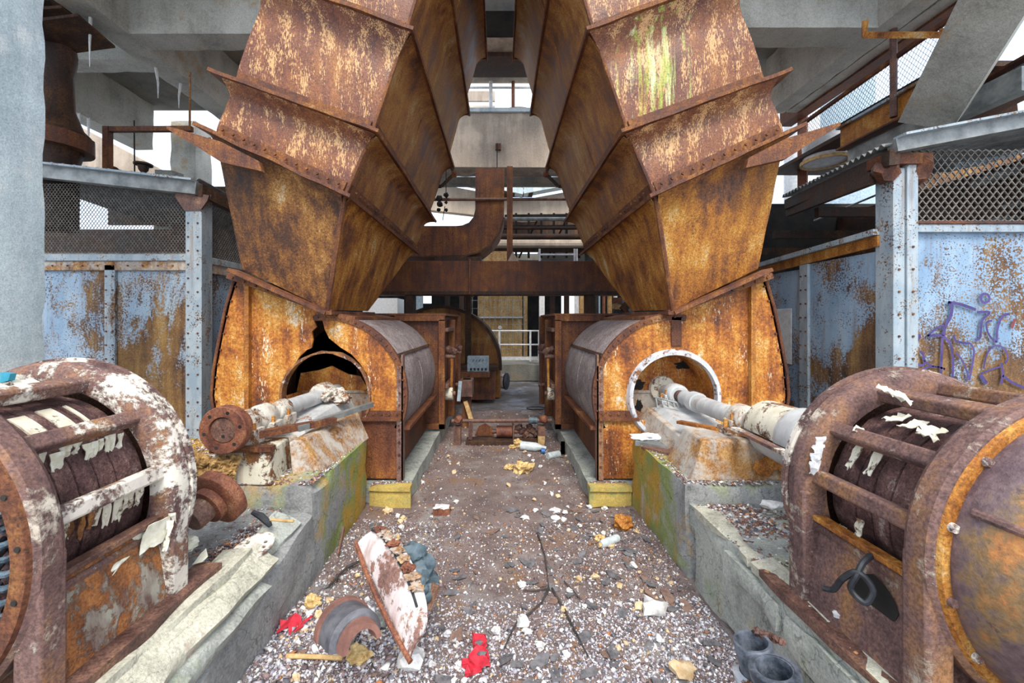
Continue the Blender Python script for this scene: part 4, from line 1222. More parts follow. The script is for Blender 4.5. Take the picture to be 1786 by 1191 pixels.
rg = random.Random(3)
for k in range(24):
    one('foam_crust', lambda mb: mb.rock((-1.84 + rg.random() * .22, 2.46 - rg.random() * .05, .63 + rg.random() * .14), (.025 + rg.random() * .025, .03, .02 + rg.random() * .025), k, .55, lev=2), 'foam_dark', t)
for (x, y, sc) in ((-1.665, 2.60, .085), (-1.66, 2.80, .09), (-1.655, 3.02, .075), (-1.60, 3.64, .11)):
    mb = MB()
    mb.lathe((x, 0, AZ), (0, 1, 0), [(y - .08, .045), (y - .08, sc - .012), (y - .06, sc), (y + .06, sc), (y + .08, sc - .012), (y + .08, .045)], 20, close=True)
    mb.box(x - sc * 1.3, x + sc * 1.3, y - .06, y + .06, .81, .905)
    b = mb.build('bearing_housing', 'white_bearing', t, bevel=0.006)
    one('bearing_bolt', lambda mb: (mb.bolt((x + sc * 1.05, y - .03, .905), (0, 0, 1), .015, .04), mb.bolt((x - sc * 1.05, y - .03, .905), (0, 0, 1), .015, .04)), 'orange', b)
for k in range(7):
    one('plaster_lump', lambda mb: mb.rock((-1.52 + rg.random() * .16, 3.5 + rg.random() * .2, .86 + rg.random() * .12), (.05, .05, .045), k + 30, .4, lev=2), 'white_bearing', t)
t = thing('coupling_shaft', 'cream fan shaft ending in a red-brown bolted coupling disc', 'shaft', (-1.66, 3.0, AZ))
tube_part('shaft', 'grey_paint', t, [(-1.57, 3.87, AZ), (-1.655, 3.05, AZ)], 0.062, 24)
tube_part('shaft', 'white_bearing', t, [(-1.655, 3.05, AZ), (-1.69, 2.44, AZ)], 0.055, 20)
mb = MB()
cc = P(390, 750, 2.36)
mb.lathe((cc.x, 0, cc.z), (0, 1, 0), [(2.36, 0.0), (2.36, .078), (2.345, .079), (2.345, .135), (2.352, .140), (2.41, .140), (2.415, .115), (2.47, .105), (2.47, .05)], 40)
d = mb.build('coupling_disc', 'coupling', t)
one('disc_face', lambda mb: mb.lathe((cc.x, 0, cc.z), (0, 1, 0), [(2.355, 0), (2.355, .072), (2.362, .076)], 32), 'iron', d, label='purple-grey machined centre')
for k in range(6):
    a = 2 * PI * (k + .2) / 6
    one('bolt_hole', lambda mb: mb.tube([(cc.x + .107 * math.cos(a), 2.3445, cc.z + .107 * math.sin(a)), (cc.x + .107 * math.cos(a), 2.347, cc.z + .107 * math.sin(a))], .011, 10), 'dark', d)
one('key_hole', lambda mb: (mb.tube([(cc.x, 2.354, cc.z - .036), (cc.x, 2.356, cc.z - .036)], .010, 10), mb.tube([(cc.x, 2.354, cc.z), (cc.x, 2.356, cc.z)], .004, 8)), 'dark', d)
# loose coupling half lying on the plinth
t = thing('coupling_half', 'loose rusty coupling half lying tilted on the plinth beside the cream motor', 'coupling', P(370, 905, 2.0))
a = P(332, 908, 1.88)
ax = (P(392, 858, 2.05) - a).normalized()
L = (P(392, 858, 2.05) - a).length
mb = MB()
mb.lathe(a, ax, [(0, 0), (0, .055), (.01, .06), (L * .45, .06)], 28)
mb.build('stub', 'iron', t)
mb = MB()
mb.lathe(a, ax, [(L * .40, .05), (L * .42, .085), (L * .62, .085), (L * .64, .08)], 28)
mb.build('hub', 'coupling', t)
mb = MB()
mb.lathe(a, ax, [(L * .64, .07), (L * .66, .125), (L * .69, .135), (L * .98, .135), (L * 1.02, .125), (L * 1.02, 0)], 36)
mb.build('flange', 'coupling', t)

# ------------------------------------------------------------------ fences of painted sheet and mesh
def mesh_panel(name, parent, o, u, v, w, h, cell=(0.036, 0.024), r=0.0028, mat='mesh'):
    """expanded metal: zigzag strands that meet at the knuckles"""
    o, u, v = Vector(o), Vector(u), Vector(v)
    nrm = u.cross(v).normalized()
    mb = MB()
    nx, ny = int(w / cell[0]), int(h / cell[1])
    for j in range(ny + 1):
        pts = []
        for i in range(nx * 2 + 1):
            z = j * cell[1] + (cell[1] / 2 if (i + j) % 2 else -cell[1] / 2) * 0.92
            z = min(max(z, 0), h)
            pts.append(o + u * (i * cell[0] / 2) + v * z)
        vs, fs = [], []
        for k, p in enumerate(pts):
            vs += [p - v * r + nrm * r, p + v * r + nrm * r, p + v * r - nrm * r, p - v * r - nrm * r]
        for k in range(len(pts) - 1):
            a, b = 4 * k, 4 * k + 4
            for q in range(4):
                fs.append((a + q, b + q, b + (q + 1) % 4, a + (q + 1) % 4))
        mb.add(vs, fs)
    return mb.build(name, mat, parent, smooth=0, kind='stuff')
def sheet(name, mat, parent, o, u, v, w, h, nrm, seed=0, **kw):
    o, u, v, nrm = Vector(o), Vector(u), Vector(v), Vector(nrm)
    mb = MB()
    def fn(a, b):
        return o + u * (a * w) + v * (b * h) + nrm * (0.008 * noise.noise(V(a * 3 + seed * 4, b * 4, seed)))
    mb.grid(fn, 10, 14, thick=-nrm * 0.006)
    return mb.build(name, mat, parent, smooth=40, **kw)
def bolt_col(parent, x, y, nrm, z0, z1, n, r=0.011, dx=((0, 0, 0),)):
    one('bolts', lambda mb: [mb.bolt(V(x, y, lerp(z0, z1, (i + .5) / n)) + Vector(d), nrm, r, 0.008) for i in range(n) for d in dx], 'brown', parent, kind='stuff')
ux, uy, uz = V(1, 0, 0), V(0, 1, 0), V(0, 0, 1)
# fence behind the red coupling disc
t = thing('panel_fence', 'rust-blotched blue sheet fence topped with mesh beside the pillar', 'fence', (-4.0, 4.3, 0))
YL = 4.3
for (x0, x1, mt, sd) in ((-5.6, -4.17, 'blue_panel', 1), (-4.13, -3.22, 'blue_rusty', 2)):
    sheet('steel_sheet', mt, t, (x0, YL, 0), ux, uz, x1 - x0, 2.2, (0, -1, 0), sd)
b = box_part('mullion', 'blue_post', t, -4.21, -4.10, YL - 0.03, YL, 0, 2.2)
bolt_col(b, -4.155, YL - 0.03, (0, -1, 0), 0.1, 2.15, 14, dx=((-.035, 0, 0), (.035, 0, 0)))
b = box_part('post', 'blue_post', t, -3.30, -3.13, YL - 0.09, YL + 0.07, 0, 2.98)
bolt_col(b, -3.22, YL - 0.09, (0, -1, 0), 0.1, 2.7, 18, dx=((-.05, 0, 0), (.05, 0, 0)))
box_part('cap_rail', 'blue_post', t, -5.6, -3.3, YL - 0.05, YL + 0.03, 2.24, 2.31)
b = box_part('rail_angle', 'pedestal', t, -5.6, -3.3, YL - 0.03, YL - 0.004, 2.14, 2.24)
one('bolts', lambda mb: [mb.bolt((-5.4 + i * .16, YL - .03, 2.19), (0, -1, 0), .010, .008) for i in range(13)], 'brown', b, kind='stuff')
mesh_panel('mesh_panel', t, (-5.6, YL - .01, 2.32), ux, uz, 2.3, 0.75)
box_part('mesh_rail', 'mesh', t, -5.6, -3.3, YL - 0.02, YL + 0.0, 2.30, 2.33)
# return leg of the fence running back
XL = -3.17
sheet('steel_sheet', 'blue', t, (XL, YL, 0), uy, uz, 1.5, 2.2, (1, 0, 0), 3)
box_part('cap_rail', 'blue_post', t, XL - .03, XL + .04, YL + .07, 5.8, 2.22, 2.29)
box_part('rail_angle', 'pedestal', t, XL + .004, XL + .03, YL + .07, 5.8, 2.12, 2.22)
mesh_panel('mesh_panel', t, (XL, YL + .08, 2.30), uy, uz, 1.5, 0.62)
one('post_bracket', lambda mb: (mb.prism([V(-3.40, YL - .10, 2.97), V(-3.04, YL - .10, 2.92), V(-3.06, YL - .10, 2.86), V(-3.14, YL - .10, 2.76), V(-3.30, YL - .10, 2.76), V(-3.40, YL - .10, 2.90)], (0, .02, 0))), 'iron', t, bevel=0.004)
# fence with the graffiti
YR = 3.36
t = thing('panel_fence', 'pale blue sheet fence with purple graffiti behind the domed motor', 'fence', (3.9, YR, 0))
gs = sheet('steel_sheet', 'blue', t, (3.40, YR, 0), ux, uz, 2.3, 2.36, (0, -1, 0), 5)
b = box_part('post', 'blue_post', t, 3.235, 3.33, YR - 0.06, YR + 0.10, 0, 2.86)
bolt_col(b, 3.28, YR - .06, (0, -1, 0), 0.1, 2.3, 12)
b = box_part('post', 'blue_post', t, 3.335, 3.425, YR - 0.075, YR + 0.09, 0, 2.90, label='paler outer half of the corner post')
bolt_col(b, 3.38, YR - .075, (0, -1, 0), 0.1, 2.3, 12)
one('post_bracket', lambda mb: (mb.rock((3.20, YR - .04, 2.84), (.10, .09, .10), 2, .3), mb.rock((3.47, YR - .04, 2.87), (.09, .09, .12), 3, .3), mb.box(3.14, 3.52, YR - .10, YR + .08, 2.88, 2.97)), 'flange', t)
box_part('cap_rail', 'blue_post', t, 3.425, 5.7, YR - 0.05, YR + 0.02, 2.335, 2.40)
box_part('rail_angle', 'brown', t, 3.425, 5.7, YR - 0.06, YR + 0.02, 2.40, 2.425)
mesh_panel('mesh_panel', t, (3.43, YR - .01, 2.43), ux, uz, 2.2, 0.60, cell=(0.062, 0.040), r=0.0055, mat='mesh')
XR = 3.25
XS = (3.40, 4.20, 4.24, 5.6)
sheet('steel_sheet', 'blue_panel', t, (XR, 3.42, 0), uy, uz, .82, 2.20, (-1, 0, 0), 6)
sheet('steel_sheet', 'blue', t, (XR, 4.28, 0), uy, uz, 1.4, 2.16, (-1, 0, 0), 7)
b = box_part('mullion', 'blue_post', t, XR - .03, XR, 4.20, 4.32, 0, 2.20)
bolt_col(b, XR - .03, 4.26, (-1, 0, 0), 0.1, 2.15, 14, dx=((0, -.035, 0), (0, .035, 0)))
b = bar_part('rail_angle', 'orange', t, (XR - .02, 3.42, 2.285), (XR - .02, 5.7, 2.185), .03, .09)
bar_part('cap_rail', 'blue_post', t, (XR - .02, 3.42, 2.36), (XR - .02, 5.7, 2.26), .10, .05)
box_part('pale_patch', 'white', t, XR - .012, XR - .004, 4.46, 4.78, 1.12, 1.74, label='plain pale rectangle on the blue sheet')  # thin pale box set just proud of the sheet
# graffiti strokes, flat paint on the sheet
G = [[(640, 220), (760, 240), (880, 280), (930, 300)], [(640, 220), (680, 260), (665, 370), (610, 470), (590, 570)], [(425, 570), (500, 505), (560, 470), (610, 460)], [(425, 570), (540, 565), (600, 580), (660, 650), (685, 760), (690, 900), (685, 1030)],
     [(580, 590), (575, 750), (565, 900), (570, 1010)], [(225, 510), (310, 545), (345, 580), (280, 670), (240, 730), (220, 780), (260, 830), (310, 855), (370, 875), (395, 850), (385, 780), (365, 740), (345, 735)], [(370, 800), (450, 870), (560, 900), (610, 915)],
     [(300, 950), (400, 905), (490, 888), (560, 895), (610, 915)], [(700, 560), (720, 620), (790, 640), (870, 645)], [(720, 740), (790, 830), (840, 960), (838, 1030)], [(870, 645), (908, 720), (893, 860), (860, 1030)],
     [(1020, 130), (985, 150), (985, 200), (1020, 225), (1065, 200), (1060, 150), (1020, 130)], [(940, 325), (1070, 325), (1000, 400), (980, 500), (970, 590), (920, 615)], [(1280, 340), (1210, 360), (1175, 420), (1150, 520), (1145, 640)],
     [(1100, 410), (1040, 430), (1045, 510), (1080, 580), (1145, 640)], [(1010, 910), (1030, 800), (1080, 700), (1150, 670), (1230, 710), (1260, 800), (1230, 860)], [(1190, 850), (1210, 960), (1190, 1070)], [(980, 960), (1080, 920), (1180, 890)],
     [(975, 970), (1000, 1010), (1040, 1065)], [(1210, 980), (1300, 1050), (1400, 1095), (1440, 1110)]]
WID = [30, 34, 22, 26, 26, 24, 18, 18, 24, 18, 22, 26, 26, 26, 20, 18, 24, 16, 40, 26]
mb = MB()
for st, w in zip(G, WID):
    pts = [P(1546 + x * .168, 490 + y * .168, YR - .018) for x, y in st]
    fine = []
    for i in range(len(pts) - 1):
        p0, p1, p2, p3 = pts[max(i - 1, 0)], pts[i], pts[i + 1], pts[min(i + 2, len(pts) - 1)]
        for k in range(5):
            q = k / 5
            fine.append(0.5 * ((2 * p1) + (p2 - p0) * q + (2 * p0 - 5 * p1 + 4 * p2 - p3) * q * q + (3 * p1 - p0 - 3 * p2 + p3) * q ** 3))
    fine.append(pts[-1])
    mb.ribbon(fine, w * .168 / FX * YR, (0, -1, 0))
mb.build('graffiti', 'purple', gs, label='purple sprayed lettering')
one('graffiti_dot', lambda mb: mb.ribbon([P(1546 + 1335 * .168, 490 + 395 * .168, YR - .018), P(1546 + 1300 * .168, 490 + 490 * .168, YR - .018)], .026, (0, -1, 0)), 'redpaint', gs, label='dark red paint dash')

# canopies over the two cages
def corrugated(parent, o, u, v, w, L, amp=0.018, pitch=0.12, mat='steelgrey', name='corrugated_sheet'):
    o, u, v = Vector(o), Vector(u), Vector(v)
    n = u.cross(v).normalized()
    nu = int(w / pitch * 8)
    mb = MB()
    mb.grid(lambda a, b: o + u * (a * w) + v * (b * L) + n * (amp * math.sin(a * w / pitch * 2 * PI)), nu, 1, thick=-n * 0.006)
    return mb.build(name, mat, parent, smooth=60)
t = thing('cage_canopy', 'low lean-to canopy over the mesh fence beside the pillar', 'canopy', (-4.2, 4.6, 3.0))
a, b = V(-5.8, 4.2, 3.27), V(-3.15, 4.2, 2.98)
bar_part('edge_beam', 'steelgrey', t, a, b, 0.09, 0.13)
bar_part('edge_flashing', 'blue_post', t, a + V(0, -.06, .07), b + V(0, -.06, .07), 0.10, 0.02)
bar_part('edge_beam', 'darkrust', t, (-3.15, 4.2, 2.97), (-2.95, 5.8, 2.80), 0.08, 0.13)
u_ = (b - a).normalized()
corrugated(t, a + V(0, 0, .10), u_, V(0, 1, -.06).normalized(), (b - a).length, 2.6)
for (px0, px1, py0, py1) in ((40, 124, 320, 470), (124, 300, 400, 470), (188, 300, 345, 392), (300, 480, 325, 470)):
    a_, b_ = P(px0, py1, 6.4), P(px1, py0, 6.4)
    box_part('shade_backing', 'darkrust', t, a_.x, b_.x, 6.4, 6.45, a_.z, b_.z)  # dark sheets added to stand in for the shaded cage interior
t = thing('cage_canopy', 'corrugated lean-to canopy over the graffiti fence', 'canopy', (4.2, 4.2, 3.0))
a, b = P(1556, 250, YR - .15), P(1800, 205, YR - .15)
bar_part('edge_beam', 'steelgrey', t, a + V(0, 0, -.03), b + V(.5, 0, .07), 0.08, 0.10)
bar_part('edge_flashing', 'blue_post', t, a + V(0, -.06, .03), b + V(.5, -.06, .13), 0.10, 0.018)
c0, c1 = P(1552, 252, 3.2), P(1368, 343, 5.1)
bar_part('edge_beam', 'darkrust', t, c0 + V(0.04, 0, -.10), c1 + V(.04, 0, -.10), 0.07, 0.12)
v_ = (c1 - c0)
corrugated(t, c0 + V(-.03, 0, 0), v_.normalized(), V(1, 0, 0.16).normalized(), v_.length, 2.6, 0.016, 0.085)
bar_part('rafter', 'darkrust', t, c0 + V(.05, .2, -.20), c1 + V(.05, 0, -.20), 0.05, 0.10)
box_part('side_fascia', 'darkrust', t, 5.8, 5.85, 3.3, 7, 2.0, 3.4)
box_part('shade_backing', 'dark', t, 3.4, 9.0, 6.9, 6.95, 0.6, 3.62)  # near-black sheet added behind the cage as its interior shade, hiding the sky
a_, b_ = P(1596, 400, 5.6), P(1900, 268, 5.6)
box_part('shade_backing', 'hopper_dark', t, a_.x, b_.x, 5.6, 5.65, 1.8, b_.z)  # dark brown sheet added for the shade behind the mesh
for k in range(3):
    bar_part('hanging_rail', 'darkrust', t, (3.55, 5.9 - k * .7, 2.62 + .1 * k), (5.8, 5.9 - k * .7, 2.62 + .1 * k), .06, .10)
tube_part('conduit', 'steelgrey', t, P(1480, 375, 4.6) and [P(1420, 385, 5.6), P(1548, 332, 4.6)], 0.012, 6)
# lamps and pipes seen through the graffiti-side mesh
t = thing('strip_lamp', 'pale green glowing strip seen behind the hexagonal mesh', 'lamp', P(1720, 265, 4.6))
one('diffuser', lambda mb: mb.bar(P(1655, 292, 4.6), P(1800, 255, 4.6), .10, .10), 'bluebox', t)
one('housing', lambda mb: mb.bar(P(1655, 286, 4.62), P(1800, 249, 4.62), .14, .03), 'steelgrey', t)
for k, (p, q) in enumerate((((1690, 375), (1800, 350)), ((1670, 395), (1800, 372)), ((1700, 320), (1790, 290)))):
    tube_part('conduit_pipe', 'steelgrey', None, [P(*p, 4.5), P(*q, 4.5)], 0.03 if k < 2 else .05, 10, label=['upper of two parallel grey conduits behind the hexagonal mesh', 'lower of two parallel grey conduits behind the hexagonal mesh', 'thick grey conduit just under the pale strip behind the mesh'][k], cat='pipe')

# ------------------------------------------------------------------ high walkway on the graffiti side
def line_yz(sl, z, y):      # a line parallel to the corridor seen at slope sl
    return V((z - H) / sl, y, z)
t = thing('walkway', 'rust-orange high walkway with mesh railing against the sky', 'walkway', (4.6, 4.8, 3.9))
X0 = 4.62
b = box_part('stringer', 'orange', t, X0, X0 + 0.06, 4.25, 5.45, 3.93, 4.22)
box_part('stringer_flange', 'blue_rusty', t, X0 - 0.05, X0 + .08, 4.23, 5.47, 4.20, 4.235)
box_part('stringer_flange', 'brown', t, X0 - 0.05, X0 + .08, 4.23, 5.47, 3.915, 3.94)
one('bolts', lambda mb: [mb.bolt((X0 - .006, 4.32, 3.98 + .05 * k), (-1, 0, 0), .02, .015) for k in range(5)], 'brown', b, kind='stuff')
box_part('deck', 'darkrust', t, X0 + .08, 5.9, 4.0, 7.0, 4.14, 4.20)
bar_part('lower_beam', 'steelgrey', t, (X0 + .12, 3.6, 3.78), (X0 + .12, 5.4, 3.78), .12, .22)
tube_part('post', 'iron', t, [(X0 - .03, 4.68, 3.98), (X0 - .03, 4.68, 5.15)], 0.035, 10)
tube_part('post', 'iron', t, [(X0 - .03, 3.72, 4.2), (X0 - .03, 3.72, 5.15)], 0.035, 10)
tube_part('top_rail', 'brown', t, [(X0, 3.1, 4.75), (X0, 6.3, 4.60)], 0.032, 8)
tube_part('mid_rail', 'dark', t, [(X0, 3.4, 4.27), (X0, 6.3, 4.27)], 0.015, 6)
mesh_panel('railing_mesh', t, (X0 + .02, 3.4, 4.28), uy, uz, 2.9, 0.40, cell=(0.05, 0.035), r=0.0022)
tube_part('steel_column', 'coupling', None, [P(1400, 120, 6.8), P(1400, 330, 6.8)], 0.09, 4, label='thin rust-red steel column standing behind the walkway end', cat='column')
bar_part('roof_channel', 'brown', None, (4.98, 1.2, 5.12), (4.98, 7.0, 5.12), .20, .26, label='long brown rusted channel hung under the pale beam above the walkway', cat='beam')
t = thing('pipe_bracket', 'bent rusty bracket fixed below the pale beam over the walkway', 'bracket', P(1560, 60, 3.9))
tube_part('arm', 'orange', t, [P(1509, 38, 4.0), P(1507, 61, 4.0), P(1642, 61, 3.95), P(1645, 52, 3.95)], 0.035, 4)
# silver tanks behind the walkway
t = thing('storage_tank', 'tall silver tank in the gap between duct and walkway', 'tank', P(1398, 330, 9))
c = P(1398, 560, 9)
one('shell', lambda mb: mb.lathe((c.x, c.y, 0), (0, 0, 1), [(0, .33), (6.4, .33), (6.5, .2), (6.5, 0)], 24), 'white', t)
t = thing('pale_hopper', 'pale tub with rust streaks hanging under the walkway end', 'tub', P(1440, 275, 6.2))
one('tub', lambda mb: mb.lathe(P(1438, 283, 6.2), (0, 0, 1), [(0, 0), (0, .27), (.40, .29), (.44, .24), (.44, 0)], 24), 'white', t)
one('band', lambda mb: mb.lathe(P(1438, 285, 6.2), (0, 0, 1), [(0, .28), (0, .31), (.05, .31), (.05, .28)], 24, close=True), 'wood', t)
t = thing('silo', 'blue-white silo seen through the walkway mesh', 'silo', (13.0, 15.0, 0))
one('shell', lambda mb: mb.lathe((13.2, 16, 0), (0, 0, 1), [(0, 1.3), (15, 1.3), (15.4, .8), (15.4, 0)], 32), 'bluebox', t)
# sloping concrete brace
A, B = P(1632, 190, 4.0), P(1790, -90, 2.9)
mb = MB()
ax = (B - A).normalized()
mb.bar(A - ax * .05, B, 0.42, 0.36, V(0.5, -0.25, 1))
mb.build('trim_1', 'concrete_pale', kind='structure', label='sloping pale concrete brace crossing in front of the walkway')
t = thing('roof_girder', 'blue-grey rusted girder sloping up behind the graffiti-side canopy', 'girder', P(1700, 180, 4.3))
a, b = P(1595, 236, 5.0), P(1840, 108, 3.6)
bar_part('web', 'blue_rusty', t, a, b, 0.03, 0.28)
bar_part('flange', 'brown', t, a + V(0, 0, .15), b + V(0, 0, .15), .22, .025)
bar_part('flange', 'brown', t, a + V(0, 0, -.15), b + V(0, 0, -.15), .22, .025)
bar_part('tie_rod', 'blue_post', t, a + V(.1, .0, -.22), b + V(.0, .0, -.5), .04, .04)
bar_part('side_wall', 'darkrust', t, a + V(.5, .6, .3), b + V(1.2, 1.2, .35), .05, .45)

# ------------------------------------------------------------------ things high on the pillar side
t = thing('vent_stack', 'ragged rusty cast vent pipe with flared collar beside the pillar', 'pipe', P(95, 320, 4.6))
c = P(95, 560, 4.6)
def zz(py): return H - (py - VY) / FX * 4.6
mb = MB()
mb.lathe((c.x, c.y, 0), (0, 0, 1), [(zz(400), .20), (zz(285), .20), (zz(262), .24), (zz(250), .30), (zz(232), .31), (zz(222), .24), (zz(190), .17), (zz(130), .16), (zz(95), .19), (zz(60), .16), (zz(-40), .15)], 24, jit=0.02)
mb.build('pipe', 'darkrust', t)
mb = MB()
mb.lathe((c.x, c.y, 0), (0, 0, 1), [(zz(262), .18), (zz(262), .335), (zz(236), .335), (zz(225), .18)], 24, close=True, jit=0.01)
mb.build('collar', 'brown', t)
for k in range(3):
    bar_part('ragged_plate', 'darkrust', t, P(55, 70 - 22 * k, 4.4), P(170 - 30 * k, 55 - 14 * k, 4.5), .5, .03)
t = thing('angle_stand', 'brown angle frame standing on the canopy beside the pillar', 'frame', P(187, 300, 4.9))
bar_part('upright', 'brown', t, P(188, 315, 4.9), P(188, 222, 4.9), .07, .07, (0, 1, 0))
bar_part('cross_bar', 'brown', t, P(184, 226, 4.9), P(335, 225, 4.9), .05, .06)
tube_part('hanger_rod', 'brown', None, [P(331, 125, 4.9), P(331, 226, 4.9)], 0.012, 6, label='thin hanger rod dropping from the beam to the angle frame', cat='rod')
for k, (px, lab) in enumerate(((198, 'small rusty valve beside the angle frame upright'), (250, 'black mushroom valve with a flat hand wheel above the canopy'))):
    t = thing('valve', lab, 'valve', P(px, 318, 5.1))
    tube_part('spindle', 'brown', t, [P(px, 325, 5.1), P(px, 292, 5.1)], .02, 8)
    one('hand_wheel', lambda mb: mb.lathe(P(px, 302, 5.1), (0, 0, 1), [(0, .02), (.03, .05), (.06, .055), (.08, .03)] if k == 0 else [(0, .02), (.04, .05), (.09, .06), (.10, .10), (.12, .10), (.12, .02)], 14), 'darkrust', t)
tube_part('wire_rod', 'dark', None, [P(234, 210, 5.1), P(235, 320, 5.1)], 0.008, 6, label='thin dark rod between the two valves', cat='rod')
one('canopy_dark', lambda mb: mb.box(-9, -5.4, 6.0, 6.05, 2.2, 5.2), 'dark') if False else None
# brown panels and a pale column seen through the gap
mb = MB()
mb.prism([P(122, 212, 9.5), P(290, 300, 9.5), P(290, 330, 9.5), P(110, 330, 9.5)], (0, .1, 0))
mb.build('wall_far', 'concrete_tan', kind='structure', label='tan wall panel seen under the deck behind the angle frame')
mb = MB()
x0 = P(322, 0, 9.0).x
mb.rbox(x0, x0 + .55, 8.6, 9.1, 0, 5.9, .3, .01, .02)
mb.build('concrete_pillar', 'concrete_pale', kind='structure', label='sunlit pale concrete pillar behind the torn duct flange')
mb = MB()
x0 = P(290, 0, 8.2).x
mb.rbox(x0, x0 + .36, 7.9, 8.2, 0, 4.6, .3, .01, .02)
mb.build('concrete_pillar', 'concrete_dark', kind='structure', label='shaded grey concrete post behind the valves')
# lime drips hanging from the pale beam edges
k = 0
for (y, L, w) in ((2.55, .30, .014), (2.62, .22, .010), (3.2, .35, .016), (3.24, .20, .012), (3.7, .42, .018), (4.5, .55, .018), (5.4, .40, .02), (5.75, .35, .02)):
    one('lime_drip', lambda mb: mb.tube([(-4.60 + .03 * math.sin(y * 9), y, 5.02), (-4.60, y, 5.0 - L * .5), (-4.60, y, 5.0 - L)], [w, w * .6, w * .2], 6), 'drip', label='white lime drips hanging from the beam edge over the pillar-side fence', cat='stalactite', group='lime drips on the beam')
for (y, L) in ((5.0, .5), (5.15, .42), (6.6, .45), (6.75, .4)):
    one('lime_drip', lambda mb: mb.tube([(-6.92, y, 5.02), (-6.92, y, 5.0 - L * .5), (-6.92, y, 5.0 - L)], [.02, .016, .004], 6), 'drip', label='white lime drips hanging from the outer beam behind the angle frame', cat='stalactite', group='lime drips on the outer beam')
one('spalled_rebar', lambda mb: [mb.rock((-5.3 + .1 * i, 4.6 + .12 * i, 5.88), (.16, .12, .06), i, .5) for i in range(4)], 'darkrust', ceiling)
one('spalled_rebar', lambda mb: [mb.rock((-3.9 + .1 * i, 6.1, 5.88), (.16, .12, .10), i + 9, .5) for i in range(4)], 'darkrust', ceiling)

# ------------------------------------------------------------------ between the ducts
t = thing('cross_duct', 'long horizontal brown rusted box duct spanning between the hoppers', 'duct', (0, 6.7, 2.05))
z0, z1 = P(0, 511, 6.6).z, P(0, 455, 6.6).z
box_part('duct_section', 'brown', t, -2.6, -0.50, 6.6, 7.4, z0, z1)
box_part('duct_section', 'brown', t, -0.49, 2.6, 6.6, 7.4, z0, z1)
for x_ in (-1.5, 1.5):
    box_part('support_leg', 'darkrust', t, x_ - .06, x_ + .06, 6.62, 6.9, 1.70, z0 + .01)
box_part('saddle', 'darkrust', t, -1.2, -.35, 7.4, 7.9, z1 - .2, P(0, 449, 7.5).z)
box_part('joint_flange', 'flange', t, -0.51, -0.48, 6.56, 7.44, z0 - .02, z1 + .03)
box_part('bottom_angle', 'darkrust', t, -2.6, 2.6, 6.57, 6.63, z0 - .03, z0 + .03)
t = thing('elbow_duct', 'brown rusted rectangular elbow duct curving down above the long box duct', 'duct', (-.5, 7.6, 2.7))
def PE(px, py): return P(px, py, 7.5)
R0, R1 = [], []
path_out = [PE(880, 293), PE(879, 380), PE(872, 405), PE(858, 425), PE(838, 440), PE(812, 447), PE(700, 449)]
path_in = [PE(829, 293), PE(829, 365), PE(826, 378), PE(818, 388), PE(806, 393), PE(795, 394), PE(700, 394)]
mb = MB()
for i in range(6):
    a, b, c, d = path_in[i], path_out[i], path_out[i + 1], path_in[i + 1]
    w = V(0, .9, 0)
    mb.hexa([a, b, b + w, a + w, d, c, c + w, d + w])
mb.build('duct_body', 'brown', t, smooth=0)
mb = MB()
for i in range(1, 6):
    mb.bar(path_out[i] + V(0, -.03, 0), path_out[i + 1] + V(0, -.03, 0), .06, .03, V(0, 1, 0).cross(path_out[i + 1] - path_out[i]))
mb.build('edge_seam', 'darkrust', t)
box_part('support_channel', 'flange', t, PE(884, 0).x, PE(894, 0).x, 7.4, 7.5, 2.7, P(0, 293, 7.5).z)
tube_part('support_rod', 'iron', t, [PE(887, 293), PE(886, 455)], .012, 6)
tube_part('bearing_pipe', 'iron', None, [P(735, 348, 7.48), P(1010, 347, 7.48)], .03, 8, label='thin horizontal iron pipe crossing in front of the elbow duct', cat='pipe')
t = thing('chain_hoist', 'dark chain pulley hanging on the thin horizontal pipe', 'hoist', P(770, 350, 7.2))
for dx, dy, r in ((-4, -4, .06), (-3, 6, .055), (8, -10, .05), (8, 3, .03), (-5, 16, .035), (8, 16, .035)):
    one('pulley_block', lambda mb: mb.rock(P(770 + dx, 350 + dy, 7.45), r, dx, .3), 'dark', t)
tube_part('chain', 'dark', t, [P(778, 262, 7.45), P(778, 340, 7.45)], .008, 6)
tube_part('chain', 'dark', t, [P(776, 360, 7.45), P(772, 384, 7.45)], .008, 6)
for sx in (-1, 1):
    t = thing('hanger_bracket', 'jointed brown hanger rod below the %s duct' % ('all-brown' if sx < 0 else 'green-streaked'), 'bracket', P(872 + sx * 90, 300, 7))
    pts = [P(872 + sx * 100, 258, 5.95), P(872 + sx * 80, 303, 5.95), P(872 + sx * 102, 325, 5.95), P(872 + sx * 125, 326, 5.95)]
    for i in range(3):
        tube_part('rod', 'darkrust', t, [pts[i], pts[i + 1]], .025, 6)
    one('joint', lambda mb: mb.rock(pts[1], .05, 3, .2), 'brown', t)
tube_part('hanger_cable', 'dark', None, [P(867, 250, 8.9), P(867, 296, 8.9)], .012, 6, label='short dark cable hanging from the lintel bracket above the elbow duct', cat='cable')
